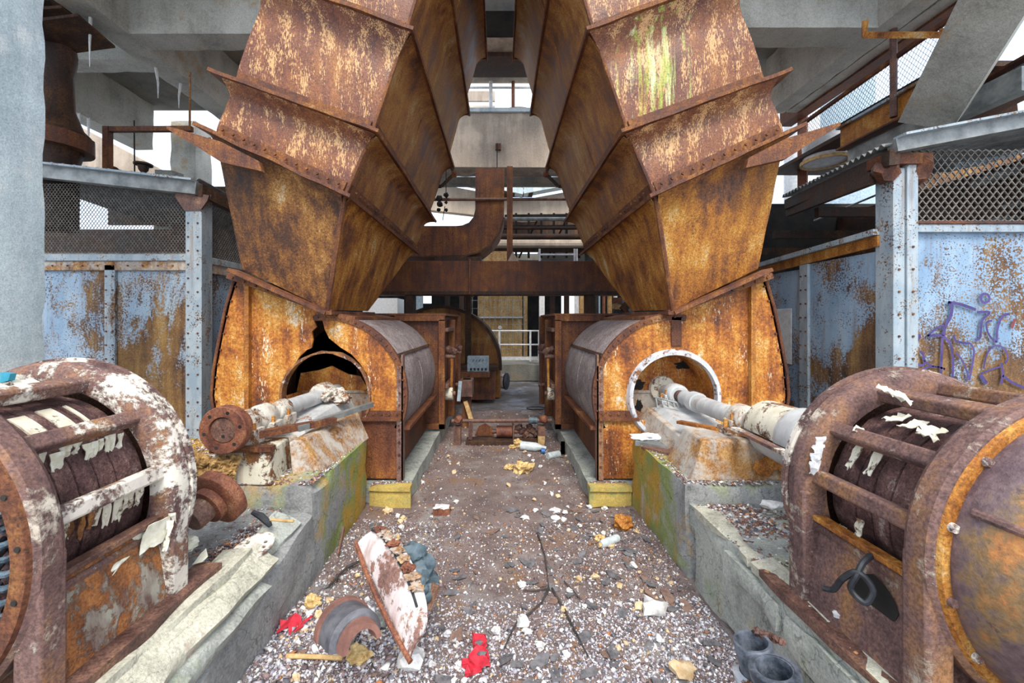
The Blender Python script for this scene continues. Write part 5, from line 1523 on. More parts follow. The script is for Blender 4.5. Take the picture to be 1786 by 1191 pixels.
# pipe rack beyond
for k, (py, D, r, mt, lab) in enumerate(((382, 10.5, .05, 'steelgrey', 'highest thin grey pipe of the rack behind the elbow duct'), (398, 10.5, .04, 'darkrust', 'dark thin pipe second from the top of the rack behind the elbow duct'),
                                   (412, 10.2, .06, 'darkrust', 'dark brown pipe directly above the thick tan pipe in the rack'), (425, 10, .10, 'concrete_tan', 'thick tan lagged pipe in the rack behind the elbow duct'), (436, 10.2, .06, 'darkrust', 'dark brown pipe directly below the thick tan pipe in the rack'))):
    tube_part('rack_pipe', mt, None, [P(860, py, D), P(1120, py, D)], r, 10, label=lab, cat='pipe')
mb = MB()
t = thing('pipe_rack', 'black lattice rack with crossing struts behind the elbow duct', 'rack', P(950, 420, 11.2))
for k in range(7):
    bar_part('upright', 'dark', t, P(900 + 22 * k, 372, 11), P(900 + 22 * k, 450, 11), .06, .06, (0, 1, 0))
for px in (1032,):
    box_part('stanchion', 'dark', t, P(px, 0, 10.3).x, P(px, 0, 10.3).x + .08, 9.9, 11.15, 0.0, P(0, 372, 10.3).z)
for k in range(4):
    bar_part('rail', 'dark', t, P(880, 378 + 19 * k, 11.1), P(1060, 376 + 19 * k, 11.1), .08, .10)
for k in range(3):
    bar_part('brace', 'darkrust', t, P(905 + 50 * k, 450, 11.2), P(940 + 50 * k, 378, 11.2), .05, .05, (0, 1, 0))
mb = MB()
mb.box(-.1, 3.2, 15.0, 15.1, 4.6, 5.6)
mb.build('wall_upper', 'darkrust', kind='structure', label='dark sheeting behind the pipe rack')
for k, (x0, x1, y0, y1) in enumerate(((838, 1012, 447, 470), (940, 942, 432, 460))):
    pass
t = thing('ladder_frame', 'white pipe guard rail above the long box duct', 'railing', P(980, 455, 9))
for px in (941, 1002, 1006):
    tube_part('post', 'white', t, [P(px, 434, 7.2), P(px, 463.5, 7.2)], .018, 8)
tube_part('rail', 'white', t, [P(941, 444, 7.2), P(1004, 444, 7.2)], .016, 8)
for sx2, pxs in ((0, (838, 884)), (1, (884, 905))):
    mb = MB()
    mb.prism([P(pxs[0], 458, 7.0), P(pxs[0] + (pxs[1] - pxs[0]) * .5, 438, 7.0), P(pxs[1], 438 if sx2 == 0 else 456, 7.0), P(pxs[1], 461, 7.0), P(pxs[0], 461, 7.0)], (0, .3, 0))
    mb.build('tin_hood', 'tan' if sx2 == 0 else 'concrete_tan', label='rust-streaked pale hood just right of the elbow bend' if sx2 == 0 else 'small pointed tan hood between the elbow bend and the white rail', cat='hood')
# upper gap
t = thing('round_tank', 'dark round rusted tank behind the top of the lintel', 'tank', P(890, 180, 12))
c = P(905, 560, 12)
mb = MB()
mb.lathe((c.x, 12.5, 7.0), (0, 1, 0), [(0, 0), (0, 1.25), (.03, 1.3), (3, 1.3), (3, 0)], 40, 0, PI)
mb.build('shell', 'brown', t)
box_part('cradle', 'darkrust', t, c.x - .5, c.x + .5, 12.85, 13.3, 5.7, 7.05)
tube_part('white_post', 'white', None, [P(856, 110, 9.3), P(856, 201.5, 9.3)], .045, 10, label='white painted post in front of the dark round tank', cat='post')
tube_part('white_rail', 'white', None, [P(790, 153, 9.3), P(955, 153, 9.3)], .025, 8, label='thin white rail crossing above the dark round tank', cat='rail')
tube_part('brown_post', 'coupling', None, [P(895, 130, 9.3), P(895, 201.5, 9.3)], .04, 8, label='slim rust-red post in front of the dark round tank', cat='post')
tube_part('lagged_pipe', 'concrete_tan', None, [P(780, 124, 9.3), P(965, 124, 9.3)], .25, 20, label='fat mossy concrete-grey pipe crossing the gap between the ducts', cat='pipe')
box_part('overhead_girder', 'darkrust', None, -1.2, 1.2, 8.0, 8.7, P(0, 98, 8).z, P(0, 62, 8).z, label='dark rusted girder spanning the top of the gap between the ducts', cat='girder')
box_part('ballast_block', 'concrete_tan', None, P(849, 0, 7.6).x, P(900, 0, 7.6).x, 7.6, 8.6, P(0, 66, 7.6).z, P(0, 36, 7.6).z, label='pale concrete block resting in the top of the gap between the ducts', cat='block')
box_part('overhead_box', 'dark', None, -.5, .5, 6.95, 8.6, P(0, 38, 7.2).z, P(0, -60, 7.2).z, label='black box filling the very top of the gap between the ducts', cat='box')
mb = MB()
for k in range(3):
    mb.box(-3, -.2, 16 + k * .2, 16.1 + k * .2, 9.2 + k * .7, 9.6 + k * .7)
mb.build('wall_upper', 'concrete_tan', kind='structure', label='far tan ledges seen left of the round tank')

# ------------------------------------------------------------------ far end of the corridor
t = thing('back_fan', 'large round mottled brown fan casing standing past the inlet boxes', 'fan', P(780, 690, 8.4))
c = P(768, 640, 8.4)
r = 105 / FX * 8.4
mb = MB()
a_ = [V(c.x + r * math.cos(q), 8.4, c.z + r * math.sin(q)) for q in [PI * i / 28 for i in range(29)]]
mb.prism(a_ + [V(c.x - r, 8.4, 0), V(c.x + r, 8.4, 0)], (0, 1.2, 0))
mb.build('casing', 'duct_side', t)
mb = MB()
mb.lathe((c.x, 0, c.z), (0, 1, 0), [(8.34, r - .03), (8.34, r + .03), (9.6, r + .03), (9.6, r - .03)], 36, -.05, PI + .05, close=True)
mb.build('rim_band', 'darkrust', t)
xx = P(833, 0, 8.4).x
box_part('stiffener', 'darkrust', t, P(812, 0, 8.4).x, P(822, 0, 8.4).x, 8.3, 8.4, .3, 2.15)
box_part('base_box', 'brown', t, P(738, 0, 8).x, P(864, 0, 8).x, 7.9, 8.4, 0.05, P(0, 645, 8).z)
box_part('base_cap', 'darkrust', t, P(735, 0, 8).x, P(868, 0, 8).x, 7.86, 8.5, P(0, 645, 8).z, P(0, 638, 8).z)
t = thing('control_box', 'pale blue electrical box with a row of terminals on the back fan base', 'box', P(836, 648, 7.6))
bx0, bx1, bz0, bz1 = P(815, 0, 7.6).x, P(852, 0, 7.6).x, P(0, 648, 7.6).z, P(0, 622, 7.6).z
box_part('case', 'bluebox', t, bx0, bx1, 7.6, 7.85, bz0, bz1)
box_part('plinth_table', 'brown', t, P(800, 0, 7.5).x, bx1 + .02, 7.5, 7.88, bz0 - .10, bz0 - .005)
for k in range(5):
    box_part('terminal', 'black', t, bx0 + .05 + k * .07, bx0 + .09 + k * .07, 7.585, 7.6, bz0 + .02, bz0 + .07)
one('scuffed_mark', lambda mb: [mb.bar((bx0 + .10 + .06 * k, 7.597, bz0 + .19), (bx0 + .13 + .06 * k, 7.597, bz0 + .23), .012, .004, (0, 1, 0)) for k in range(4)], 'black', t)
t = thing('iron_column', 'dark brown short iron column beside the corridor in front of the back fan', 'column', P(795, 765, 6.2))
box_part('column', 'brown', t, P(806, 0, 6).x, P(821, 0, 6).x, 6.0, 6.15, 0.0, P(0, 662, 6).z)
box_part('head', 'iron', t, P(803, 0, 6).x, P(825, 0, 6).x, 5.9, 6.2, P(0, 690, 6).z, P(0, 662, 6).z)
bar_part('plank', 'wood', None, P(822, 732, 5.9), P(812, 700, 6.0), .06, .05, (0, 1, 0), label='split yellow plank leaning against the short iron column', cat='plank')
bar_part('plank', 'bluebox', None, P(800, 700, 5.8), P(803, 665, 5.9), .05, .03, (0, 1, 0), label='thin blue-grey strip standing against the short iron column', cat='strip')
t = thing('drum_motor', 'small pink-and-white drum with a dark open end beside the back fan base', 'drum', P(876, 672, 8.6))
one('barrel', lambda mb: mb.lathe(P(868, 664, 8.9), (1, -.4, 0), [(0, 0), (0, .16), (.18, .17), (.2, .15)], 18), 'pinkwhite', t)
one('open_end', lambda mb: mb.lathe(P(868, 664, 8.9), (1, -.4, 0), [(.17, .0), (.19, .185), (.22, .185), (.24, .12), (.24, 0)], 18), 'black', t)
# railing and screen
t = thing('guard_railing', 'white pipe guard railing at the far end of the corridor', 'railing', P(910, 632, 11))
for px in (871, 925, 940):
    tube_part('post', 'white', t, [P(px, 630, 11), P(px, 577, 11)], .028, 8)
for py in (577, 601):
    tube_part('rail', 'white', t, [P(848, py, 11), P(942, py, 11)], .022, 8)
bar_part('toe_board', 'white', t, P(866, 625, 11), P(938, 625, 11), .03, .09)
mb = MB()
mb.rbox(-2.2, 1.6, 10.8, 13.5, -.02, P(0, 634, 11).z, .3, .01, .02)
mb.build('far_platform', 'concrete_dark', kind='structure', label='low concrete platform edge under the white railing')
t = thing('tan_screen', 'tan rust-stained ribbed screen behind the white railing', 'screen', P(870, 620, 12.5))
box_part('upper_sheet', 'tan', t, P(833, 0, 12.5).x, P(911, 0, 12.5).x, 12.5, 12.55, P(0, 552, 12.5).z, P(0, 505, 12.5).z)
box_part('lower_sheet', 'tan', t, P(835, 0, 12.5).x, P(911, 0, 12.5).x, 12.52, 12.57, 0.3, P(0, 556, 12.5).z)
box_part('mid_rail', 'white', t, P(830, 0, 12.4).x, P(912, 0, 12.4).x, 12.42, 12.5, P(0, 555, 12.4).z, P(0, 552, 12.4).z)
one('grid_wires', lambda mb: [mb.tube([P(px, 505, 12.4), P(px, 626, 12.4)], .008, 4) for px in range(824, 916, 10)] + [mb.tube([P(822, py, 12.4), P(916, py, 12.4)], .006, 4) for py in range(510, 626, 14)], 'steelgrey', t, kind='stuff')
mb = MB()
mb.lathe(P(872, 571, 12.38), (0, 1, 0), [(0, 0), (0, .06), (.16, .06), (.16, 0)], 14)
mb.build('gauge', 'white', label='small round white gauge above the railing', cat='gauge')
box_part('white_column', 'white', None, P(941, 0, 10.4).x, P(950, 0, 10.4).x, 10.4, 10.55, 0.0, P(0, 505, 10.4).z, label='white steel column beside the guard railing', cat='column')
box_part('tan_column', 'tan', None, P(913, 0, 12.6).x, P(920, 0, 12.6).x, 12.6, 12.8, 0.0, P(0, 505, 12.6).z, label='slim tan column edging the ribbed screen', cat='column')
for k, (px, r, mt, lab) in enumerate(((1005, .05, 'white', 'first white pipe past the dark bay at the far end'), (1016, .10, 'tan', 'thick tan pipe between white pipes at the far end'), (1030, .05, 'steelgrey', 'thin grey pipe at the far end beside the fat blue-white pipe'),
                                   (1042, .07, 'bluebox', 'fat blue-white pipe in the far bank of pipes'), (1053, .04, 'coupling', 'thin rust-red pipe in the far bank of pipes'), (1063, .06, 'tan', 'tan pipe nearest the scrap bundle in the far bank'), (1073, .05, 'white', 'white pipe half hidden by the scrap bundle'))):
    tube_part('standpipe', mt, None, [V(P(px, 0, 10).x, 10, -.03), P(px, 505, 10)], r, 10, label=lab, cat='pipe')
t = thing('scrap_bundle', 'tangled bundle of coloured scrap on the inlet box lid', 'scrap', P(1090, 548, 6.4))
for k in range(9):
    one('scrap_piece', lambda mb: mb.obox(P(1076 + (k % 3) * 12, 524 + (k // 3) * 11, 6.4 + .05 * (k % 2)), (.13, .12, .09), (V(math.cos(k), 0, math.sin(k)), V(0, 1, 0), V(-math.sin(k), 0, math.cos(k)))), ['coupling', 'bluebox', 'iron', 'tan', 'darkrust', 'white', 'black', 'coupling', 'bluegrey'][k], t)
t = thing('white_cabinet', 'pale blue-white cabinet standing above the fan with the torn hole', 'cabinet', P(662, 545, 8.6))
box_part('case', 'white_foam', t, P(642, 0, 8.6).x, P(693, 0, 8.6).x, 8.6, 9.2, 0.2, P(0, 520, 8.6).z)
box_part('side', 'concrete_col', t, P(632, 0, 8.6).x, P(641, 0, 8.6).x, 8.62, 9.2, 0.2, P(0, 524, 8.6).z)
box_part('light_panel', 'bluebox', None, P(723, 0, 12).x, P(737, 0, 12).x, 12, 12.1, -.02, P(0, 511, 12).z, label='narrow pale blue panel in the dark bay behind the back fan', cat='panel')
for k, px in enumerate((776, 801, 960, 985)):
    box_part('dark_column', 'darkrust', None, P(px, 0, 13).x, P(px + 8, 0, 13).x, 13, 13.2, 0, 3.2, label=['dark column above the crown of the back fan', 'dark column between the back fan and the tan screen', 'dark column just past the white steel column', 'dark column beside the far bank of pipes'][k], cat='column')

# ------------------------------------------------------------------ linkage across the corridor
t = thing('cross_linkage', 'rusty cross shaft on two posts with a roller low across the corridor', 'linkage', P(870, 772, 5.2))
def PL(px, py, D=5.2): return P(px, py, D)
tube_part('shaft', 'iron', t, [PL(788, 734), PL(962, 733)], .026, 12)
for px in (798, 944):
    bar_part('post', 'iron', t, V(PL(px, 0).x, 5.2, -.02), PL(px, 742), .09, .09, (0, 1, 0))
    one('bearing', lambda mb: mb.rock(PL(px + (2 if px < 900 else 4), 731, 5.15), (.055, .06, .055), px, .2), 'coupling', t)
tube_part('collar', 'bluegrey', t, [PL(922, 733), PL(937, 733)], .045, 12)
tube_part('roller', 'coupling', t, [PL(866, 752, 5.3), PL(893, 752, 5.3)], .075, 20)
tube_part('roller_pin', 'iron', t, [PL(858, 752, 5.3), PL(905, 752, 5.3)], .03, 10)
box_part('guard_plate', 'iron', t, PL(894, 0).x, PL(897, 0).x, 5.2, 5.4, .0, .25)
box_part('base_channel', 'darkrust', t, PL(813, 0).x, PL(945, 0).x, 5.15, 5.35, -.02, .06)
mb = MB()
mb.prism([PL(828, 760, 5.5), PL(835, 744, 5.5), PL(846, 739, 5.5), PL(858, 746, 5.5), PL(862, 760, 5.5)], (0, .04, 0))
mb.build('bent_plate', 'brown', t)
one('gear_lumps', lambda mb: [mb.rock(PL(905 + 6 * k, 745 + (k % 3) * 6, 5.3), .05, k, .3) for k in range(6)], 'iron', t, kind='stuff')
bar_part('link', 'iron', t, PL(820, 766), PL(821, 736), .05, .04, (0, 1, 0))

# ------------------------------------------------------------------ rubble on the ground
def ground(x, y):
    n = noise.noise(V(x * 2.2, y * 2.2, 1.7)) * 0.012 + noise.noise(V(x * 6, y * 6, 4)) * 0.006
    side = max(0.0, (abs(x) - 0.75) / 0.4) ** 2 * 0.03
    pile = 0.05 * math.exp(-((x + .75) ** 2 * 7 + (y - 1.75) ** 2 * 4))
    return n + side + pile
mb = MB()
mb.grid(lambda u, v: V(lerp(-1.2, 1.2, u), lerp(0.6, 7.2, v), ground(lerp(-1.2, 1.2, u), lerp(0.6, 7.2, v))), 60, 130)
mb.build('dirt_bed', 'ground', label='purple-grey dirt bed of the corridor between the plinths', kind='stuff', cat='dirt')
NR = np.random.default_rng(5)
PALS = {'front': [((0.52, 0.52, 0.56), 8), ((0.70, 0.70, 0.73), 4), ((0.42, 0.41, 0.47), 6), ((0.32, 0.26, 0.28), 4), ((0.22, 0.18, 0.20), 2), ((0.55, 0.42, 0.27), .9), ((0.38, 0.17, 0.08), .7), ((0.15, 0.15, 0.18), 2)],
        'floor': [((0.60, 0.60, 0.63), 6), ((0.76, 0.76, 0.77), 4), ((0.40, 0.39, 0.44), 4), ((0.24, 0.17, 0.17), 6), ((0.16, 0.12, 0.13), 4), ((0.55, 0.40, 0.24), 1.2), ((0.38, 0.16, 0.07), 1.2), ((0.13, 0.13, 0.15), 2.5), ((0.34, 0.27, 0.27), 3)],
        'plinth': [((0.66, 0.65, 0.64), 4), ((0.24, 0.12, 0.09), 5), ((0.17, 0.10, 0.09), 4), ((0.42, 0.20, 0.09), 2), ((0.34, 0.32, 0.34), 3), ((0.12, 0.13, 0.17), 1.5)],
        'brown': [((0.26, 0.19, 0.18), 5), ((0.17, 0.12, 0.12), 5), ((0.40, 0.37, 0.37), 2), ((0.62, 0.58, 0.54), 1.2), ((0.36, 0.17, 0.08), 1.4), ((0.50, 0.38, 0.24), .8)]}
def gravel(name, label, specs):
    """thousands of small angular stones in one mesh, tinted per stone"""
    VS, CS, n = [], [], 0
    base = np.array([(1, 0, 0), (-1, 0, 0), (0, 1, 0), (0, -1, 0), (0, 0, 1), (0, 0, -1)], float)
    F = np.array([(0, 2, 4), (2, 1, 4), (1, 3, 4), (3, 0, 4), (2, 0, 5), (1, 2, 5), (3, 1, 5), (0, 3, 5)])
    for (fx, cnt, smin, smax, flat, pal) in specs:
        pos = fx(cnt)
        cnt = len(pos)
        s = smin + (smax - smin) * NR.random(cnt) ** 3
        v = base[None] + (NR.random((cnt, 6, 3)) - .5) * 0.9
        v *= (s[:, None] * (0.6 + 0.8 * NR.random((cnt, 3))))[:, None, :]
        v[:, :, 2] *= flat
        tilt = (NR.random((cnt, 2)) - .5) * 0.9
        v[:, :, 2] += v[:, :, 0] * tilt[:, None, 0] + v[:, :, 1] * tilt[:, None, 1]
        an = NR.random(cnt) * 6.283
        ca, sa = np.cos(an)[:, None], np.sin(an)[:, None]
        x = v[:, :, 0] * ca - v[:, :, 1] * sa
        y = v[:, :, 0] * sa + v[:, :, 1] * ca
        v[:, :, 0], v[:, :, 1] = x, y
        v += pos[:, None, :]
        v[:, :, 2] += (s * flat * 0.35)[:, None]
        P_ = PALS[pal]
        w = np.array([p[1] for p in P_])
        ci = NR.choice(len(P_), cnt, p=w / w.sum())
        c = np.array([p[0] for p in P_])[ci] * (0.75 + 0.5 * NR.random((cnt, 1)))
        VS.append(v.reshape(-1, 3))
        CS.append(np.repeat(c, 6, axis=0))
        n += cnt
    v, c = np.concatenate(VS), np.clip(np.concatenate(CS), 0, 1)
    f = (F[None] + (np.arange(n) * 6)[:, None, None]).reshape(-1)
    me = bpy.data.meshes.new(name)
    me.vertices.add(len(v))
    me.vertices.foreach_set('co', v.ravel())
    me.loops.add(len(f))
    me.loops.foreach_set('vertex_index', f)
    me.polygons.add(len(f) // 3)
    me.polygons.foreach_set('loop_start', np.arange(0, len(f), 3))
    me.update(calc_edges=True)
    at = me.color_attributes.new('tint', 'FLOAT_COLOR', 'POINT')
    at.data.foreach_set('color', np.concatenate([c, np.ones((len(c), 1))], 1).ravel())
    me.materials.append(M['gravel'])
    o = bpy.data.objects.new(name, me)
    COL.objects.link(o)
    return tag(o, label, 'gravel', None, 'stuff')
def on_floor(x0, x1, y0, y1, pw=1.0):
    def f(n):
        x = x0 + (x1 - x0) * NR.random(n)
        y = y0 + (y1 - y0) * NR.random(n) ** pw
        # thinner along the trodden middle, thicker near the camera
        keep = NR.random(n) < np.clip(0.35 + 0.65 * (np.abs(x) / 0.9) ** 1.5 + 0.5 * np.clip(2.5 - y, 0, 1), 0, 1)
        x, y = x[keep], y[keep]
        z = np.array([ground(a, b) for a, b in zip(x, y)])
        return np.stack([x, y, z], 1)
    return f
# loose debris is spread evenly over the plinth tops
def flat_area(x0, x1, y0, y1, z, fade=None):
    def f(n):
        x = x0 + (x1 - x0) * NR.random(n)
        y = y0 + (y1 - y0) * NR.random(n)
        if fade:
            k = NR.random(n) < fade(x, y)
            x, y = x[k], y[k]
        return np.stack([x, y, np.full(len(x), z)], 1)
    return f
gravel('gravel', 'white, grey and brown gravel strewn over the corridor floor', [
    (on_floor(-1.14, 1.14, 1.25, 2.3), 32000, .002, .011, .6, 'front'),
    (on_floor(-1.14, 1.14, 1.8, 3.2), 20000, .002, .012, .6, 'floor'),
    (on_floor(-1.1, 1.1, 2.4, 5.2, 1.3), 14000, .003, .014, .6, 'brown'),
    (on_floor(-.8, .8, 4.5, 7.2), 2500, .004, .02, .6, 'brown'),
    (on_floor(-1.14, 1.14, 1.25, 2.1), 5000, .003, .017, .6, 'front'),
    (on_floor(-1.13, -.45, 1.3, 2.2), 1800, .005, .024, .65, 'floor')])
gravel('gravel', 'rust flakes and pale chips strewn over the plinth tops beside the motors', [
    (flat_area(1.17, 1.5, 0.9, 2.42, .490), 6760, .003, .014, .5, 'plinth'), (flat_area(1.25, 3.0, 1.75, 2.43, .488), 6760, .003, .014, .5, 'plinth'),
    (flat_area(1.15, 1.9, 2.46, 3.4, .598), 9100, .003, .013, .5, 'plinth'), (flat_area(-1.9, -1.15, 2.46, 3.4, .598), 9100, .003, .014, .5, 'plinth'),
    (flat_area(-2.4, -1.3, 1.78, 2.43, .462), 6760, .003, .013, .5, 'plinth'), (flat_area(-1.5, -1.3, 1.2, 2.2, .468), 1820, .003, .012, .5, 'plinth'),
    (flat_area(-3.0, -1.8, 2.46, 3.4, .598), 7000, .003, .014, .5, 'plinth'), (flat_area(1.9, 3.0, 2.46, 3.4, .598), 6000, .003, .014, .5, 'plinth'), (flat_area(-1.12, -.80, 3.45, 3.58, .175), 500, .003, .013, .5, 'plinth'), (flat_area(.80, 1.12, 3.45, 3.58, .175), 500, .003, .013, .5, 'plinth')])

# counted chips and stones: one prototype of each kind, then copies
def proto_mesh(fn, mat):
    mb = MB()
    fn(mb)
    me = bpy.data.meshes.new('chip')
    me.from_pydata([tuple(p) for p in mb.v], [], mb.f)
    me.materials.append(M[mat])
    return me
rg = random.Random(21)
def chip_shape(seed):
    r = random.Random(seed)
    n = r.choice((4, 5, 5, 6))
    pts = []
    for i in range(n):
        a = 2 * PI * i / n + r.uniform(-.3, .3)
        pts.append(V(math.cos(a) * r.uniform(.7, 1.1), math.sin(a) * r.uniform(.35, .6), 0))
    return lambda mb: mb.prism(pts, (0, 0, .07))
SL = [proto_mesh(chip_shape(k), 'slate') for k in range(6)] + [proto_mesh(chip_shape(k + 10), 'slate_brown') for k in range(3)]
ST = [proto_mesh(lambda mb: mb.rock((0, 0, 0), (1, .8, .65), k, .5), 'stone') for k in range(5)] + [proto_mesh(lambda mb: mb.rock((0, 0, 0), (1, .8, .65), k + 7, .5), 'stone_tan') for k in range(3)]
def scatter(protos, name, n, fpos, smin, smax, label_fn, cat, group_fn, tilt, zoff):
    first = {}
    for i in range(n):
        k = rg.randrange(len(protos))
        x, y = fpos()
        s = smin + (smax - smin) * rg.random() ** 2.2
        if k not in first:
            o = bpy.data.objects.new(name, protos[k])
            first[k] = o
        else:
            o = first[k].copy()
        COL.objects.link(o)
        o.location = (x, y, ground(x, y) + zoff * s + 0.004)
        o.rotation_euler = (rg.uniform(-tilt, tilt), rg.uniform(-tilt, tilt), rg.random() * 6.28)
        o.scale = (s, s, s)
        tag(o, label_fn(k), cat, group_fn(k))
def fp_slate():
    while True:
        x, y = rg.uniform(-1.08, 1.08), rg.uniform(1.35, 3.4)
        if rg.random() < (0.25 + 0.75 * max(0, min(1, (x + .3) / .9))): return x, y
def fp_stone():
    while True:
        x, y = rg.uniform(-1.08, 1.08), 1.3 + 3.6 * rg.random() ** 1.6
        if rg.random() < 0.25 + abs(x) ** 1.3: return x, y
scatter(SL, 'slate_chip', 280, fp_slate, .018, .070, lambda k: 'flat dark slate chips lying in the gravel' if k < 6 else 'flat brown scale chips lying in the gravel', 'chip', lambda k: 'slate chips in the gravel' if k < 6 else 'brown chips in the gravel', .22, .06)
scatter(ST, 'stone', 260, fp_stone, .008, .027, lambda k: 'small white broken stones on the corridor floor' if k < 5 else 'small tan broken stones on the corridor floor', 'stone', lambda k: 'white stones on the floor' if k < 5 else 'tan stones on the floor', .5, .42)

# ------------------------------------------------------------------ single objects on the floor
def G(px, py, up=0.0):
    """floor point under a pixel"""
    D = FX * H / (py - VY)
    p = P(px, py, D)
    return V(p.x, p.y, ground(p.x, p.y) + up)
def lump(name, px, py, size, mat, lab, cat, seed, rough=.45, lev=2, squash=.7):
    c = G(px, py)
    one(name, lambda mb: mb.rock(c + V(0, 0, size * squash * .6), (size, size * .85, size * squash), seed, rough, lev=lev), mat, label=lab, cat=cat)
lump('foam_lump', 912, 822, .095, 'foam', 'largest yellow foam lump on the trodden middle of the corridor', 'foam', 1)
lump('foam_lump', 888, 818, .045, 'foam', 'small foam lump touching the largest foam lump', 'foam', 2)
lump('foam_lump', 1086, 922, .078, 'orange', 'rust-brown crumbly lump against the foot of the mossy plinth', 'lump', 3)
lump('foam_lump', 1046, 940, .035, 'foam', 'small yellow foam lump beside the glass bottle', 'foam', 4)
lump('foam_lump', 675, 895, .038, 'stone_tan', 'tan rubble lump at the corner of the yellow-stained foundation', 'lump', 5)
lump('stone_block', 1140, 1068, .062, 'stone', 'large white angular stone among slate chips', 'stone', 6, lev=1)
lump('stone_block', 1190, 1178, .055, 'stone_tan', 'orange-tinted stone near the pipe stubs', 'stone', 7, lev=1)
lump('stone_block', 1115, 1062, .03, 'stone_tan', 'small tan stone touching the large white stone', 'stone', 8, lev=1)
lump('stone_block', 968, 892, .045, 'stone', 'flat white stone on the bare ground before the foundation', 'stone', 9, lev=1, squash=.35)
lump('stone_block', 968, 906, .035, 'stone', 'white stone just below the flat white one', 'stone', 10, lev=1, squash=.45)
lump('stone_block', 915, 905, .034, 'stone', 'white stone with a bluish shade in mid corridor', 'stone', 11, lev=1, squash=.5)
lump('stone_block', 912, 1090, .034, 'stone', 'pale upright stone beside the black twig', 'stone', 12, lev=1, squash=1.0)
lump('stone_block', 700, 1010, .03, 'stone', 'white stone beside the back of the enamel cover', 'stone', 13, lev=1)
lump('foam_lump', 683, 948, .05, 'foam', 'yellow foam lump behind the enamel cover', 'foam', 14)
lump('foam_lump', 625, 1165, .05, 'foam', 'cream foam lump in front of the broken clay pipe', 'foam', 15)
lump('stone_block', 600, 1135, .07, 'plinth_pale', 'pale concrete chunk propping the broken clay pipe', 'stone', 16, lev=1, squash=.9)
lump('stone_block', 660, 1100, .05, 'plinth_grey', 'grey concrete chunk between clay pipe and enamel cover', 'stone', 17, lev=1, squash=.9)
lump('stone_block', 720, 1165, .06, 'stone', 'white stone at the foot of the enamel cover', 'stone', 18, lev=1)
lump('foam_lump', 545, 1065, .045, 'foam', 'yellow foam lump by the plinth foot above the star-shaped red scrap', 'foam', 19)
# brick fragment
c = G(770, 897)
one('brick', lambda mb: mb.rbox(c.x - .07, c.x + .07, c.y - .03, c.y + .05, c.z, c.z + .055, .03, .006, .012), 'coupling', label='red brick fragment with white mortar on the corridor floor', cat='brick')
one('mortar', lambda mb: mb.rock(c + V(0, .01, .06), (.07, .045, .014), 4, .4), 'stone', bpy.data.objects['brick'])
# yellow boards and a bottle near the linkage
t = thing('plastic_bottle', 'clouded plastic bottle with blue cap lying by the linkage', 'bottle', G(925, 783))
a, b = G(908, 785, .055), G(953, 788, .05)
tube_part('body', 'bottle', t, [a, lerp(a, b, .6), lerp(a, b, .8), b], [.055, .055, .03, .02], 14)
tube_part('cap', 'cap_blue', t, [G(944, 792, .04), G(950, 792, .04)], .03, 12)
t = thing('glass_bottle', 'small grey bottle lying beside the mossy plinth', 'bottle', G(1060, 952))
a, b = G(1048, 955, .03), G(1078, 944, .03)
tube_part('body', 'bottle', t, [a, lerp(a, b, .1), lerp(a, b, .9), b], [.022, .028, .028, .024], 14)
tube_part('neck', 'foam', t, [a - (b - a) * .12, a], .014, 10)
tube_part('can', 'bottle', None, [G(955, 800, .03), G(975, 796, .03)], .04, 12, label='dented grey can by the plinth foot near the linkage', cat='can')
c = G(944, 778)
one('wood_block', lambda mb: mb.rbox(c.x - .045, c.x + .045, c.y, c.y + .04, c.z, c.z + .13, .03, .006, .01), 'wood', label='split wood block standing against the linkage post', cat='wood block')
lump('foam_lump', 903, 778, .05, 'foam', 'pale yellow foam shard beside the plastic bottle', 'foam', 23, squash=1.1)
lump('foam_lump', 893, 782, .04, 'foam', 'foam crumb at the tip of the pale yellow foam shard', 'foam', 24)
c = G(978, 792)
one('disc_wheel', lambda mb: mb.lathe(c + V(0, 0, .08), (1, 0, 0), [(0, 0), (0, .08), (.05, .08), (.05, 0)], 18), 'coupling', label='small rust-red disc wheel leaning on the fan foundation', cat='wheel')
lump('jar', 917, 765, .05, 'bluebox', 'pale green glass lump on the linkage base', 'glass', 25, .1, squash=1)
# ring of wire
c = G(935, 714)
one('wire_hoop', lambda mb: mb.tube([c + V(.17 * math.cos(2 * PI * i / 20), .12 * math.sin(2 * PI * i / 20), .02) for i in range(20)], .010, 6, closed=True), 'black', label='black wire hoop lying past the linkage', cat='hoop')

# enamel cover: a big tilted dished shell with a blue-grey casting behind
t = thing('enamel_cover', 'big tilted half-round cover, white enamel over rust, beside the broken clay pipe', 'machine cover', G(690, 1100))
top, bot = G(624, 962, .04), G(712, 1158, .02)
top = P(622, 948, 1.98)
bot = P(714, 1150, 1.55)
axl = (bot - top)
L = axl.length
axd = axl.normalized()
side = V(0.93, 0.18, 0.32)
side = (side - axd * side.dot(axd)).normalized()
nrm = side.cross(axd).normalized()
if nrm.z < 0: nrm = -nrm
mb = MB()
def shell(u, v):    # u along the rim, v across the bowl
    q = PI * u
    w = 0.175 * math.sin(q) ** 0.45
    along = -math.cos(q) * L / 2
    c = top + axl / 2
    flat = math.sin(v * PI * .5)
    p = c + axd * (along * (1 - .06 * v)) + side * (w * v) + nrm * (0.085 * math.sin(q) ** .5 * (math.sin(v * PI * .62)))
    return p
mb.grid(shell, 28, 14, thick=-nrm * 0.012)
sh = mb.build('shell', 'pinkwhite', t, smooth=50)
mb = MB()
mb.tube([top - axd * .01 + nrm * .0, lerp(top, bot, .25) + nrm * .003 - side * .012, lerp(top, bot, .5) - side * .016, lerp(top, bot, .75) - side * .012, bot + axd * .01], .011, 8)
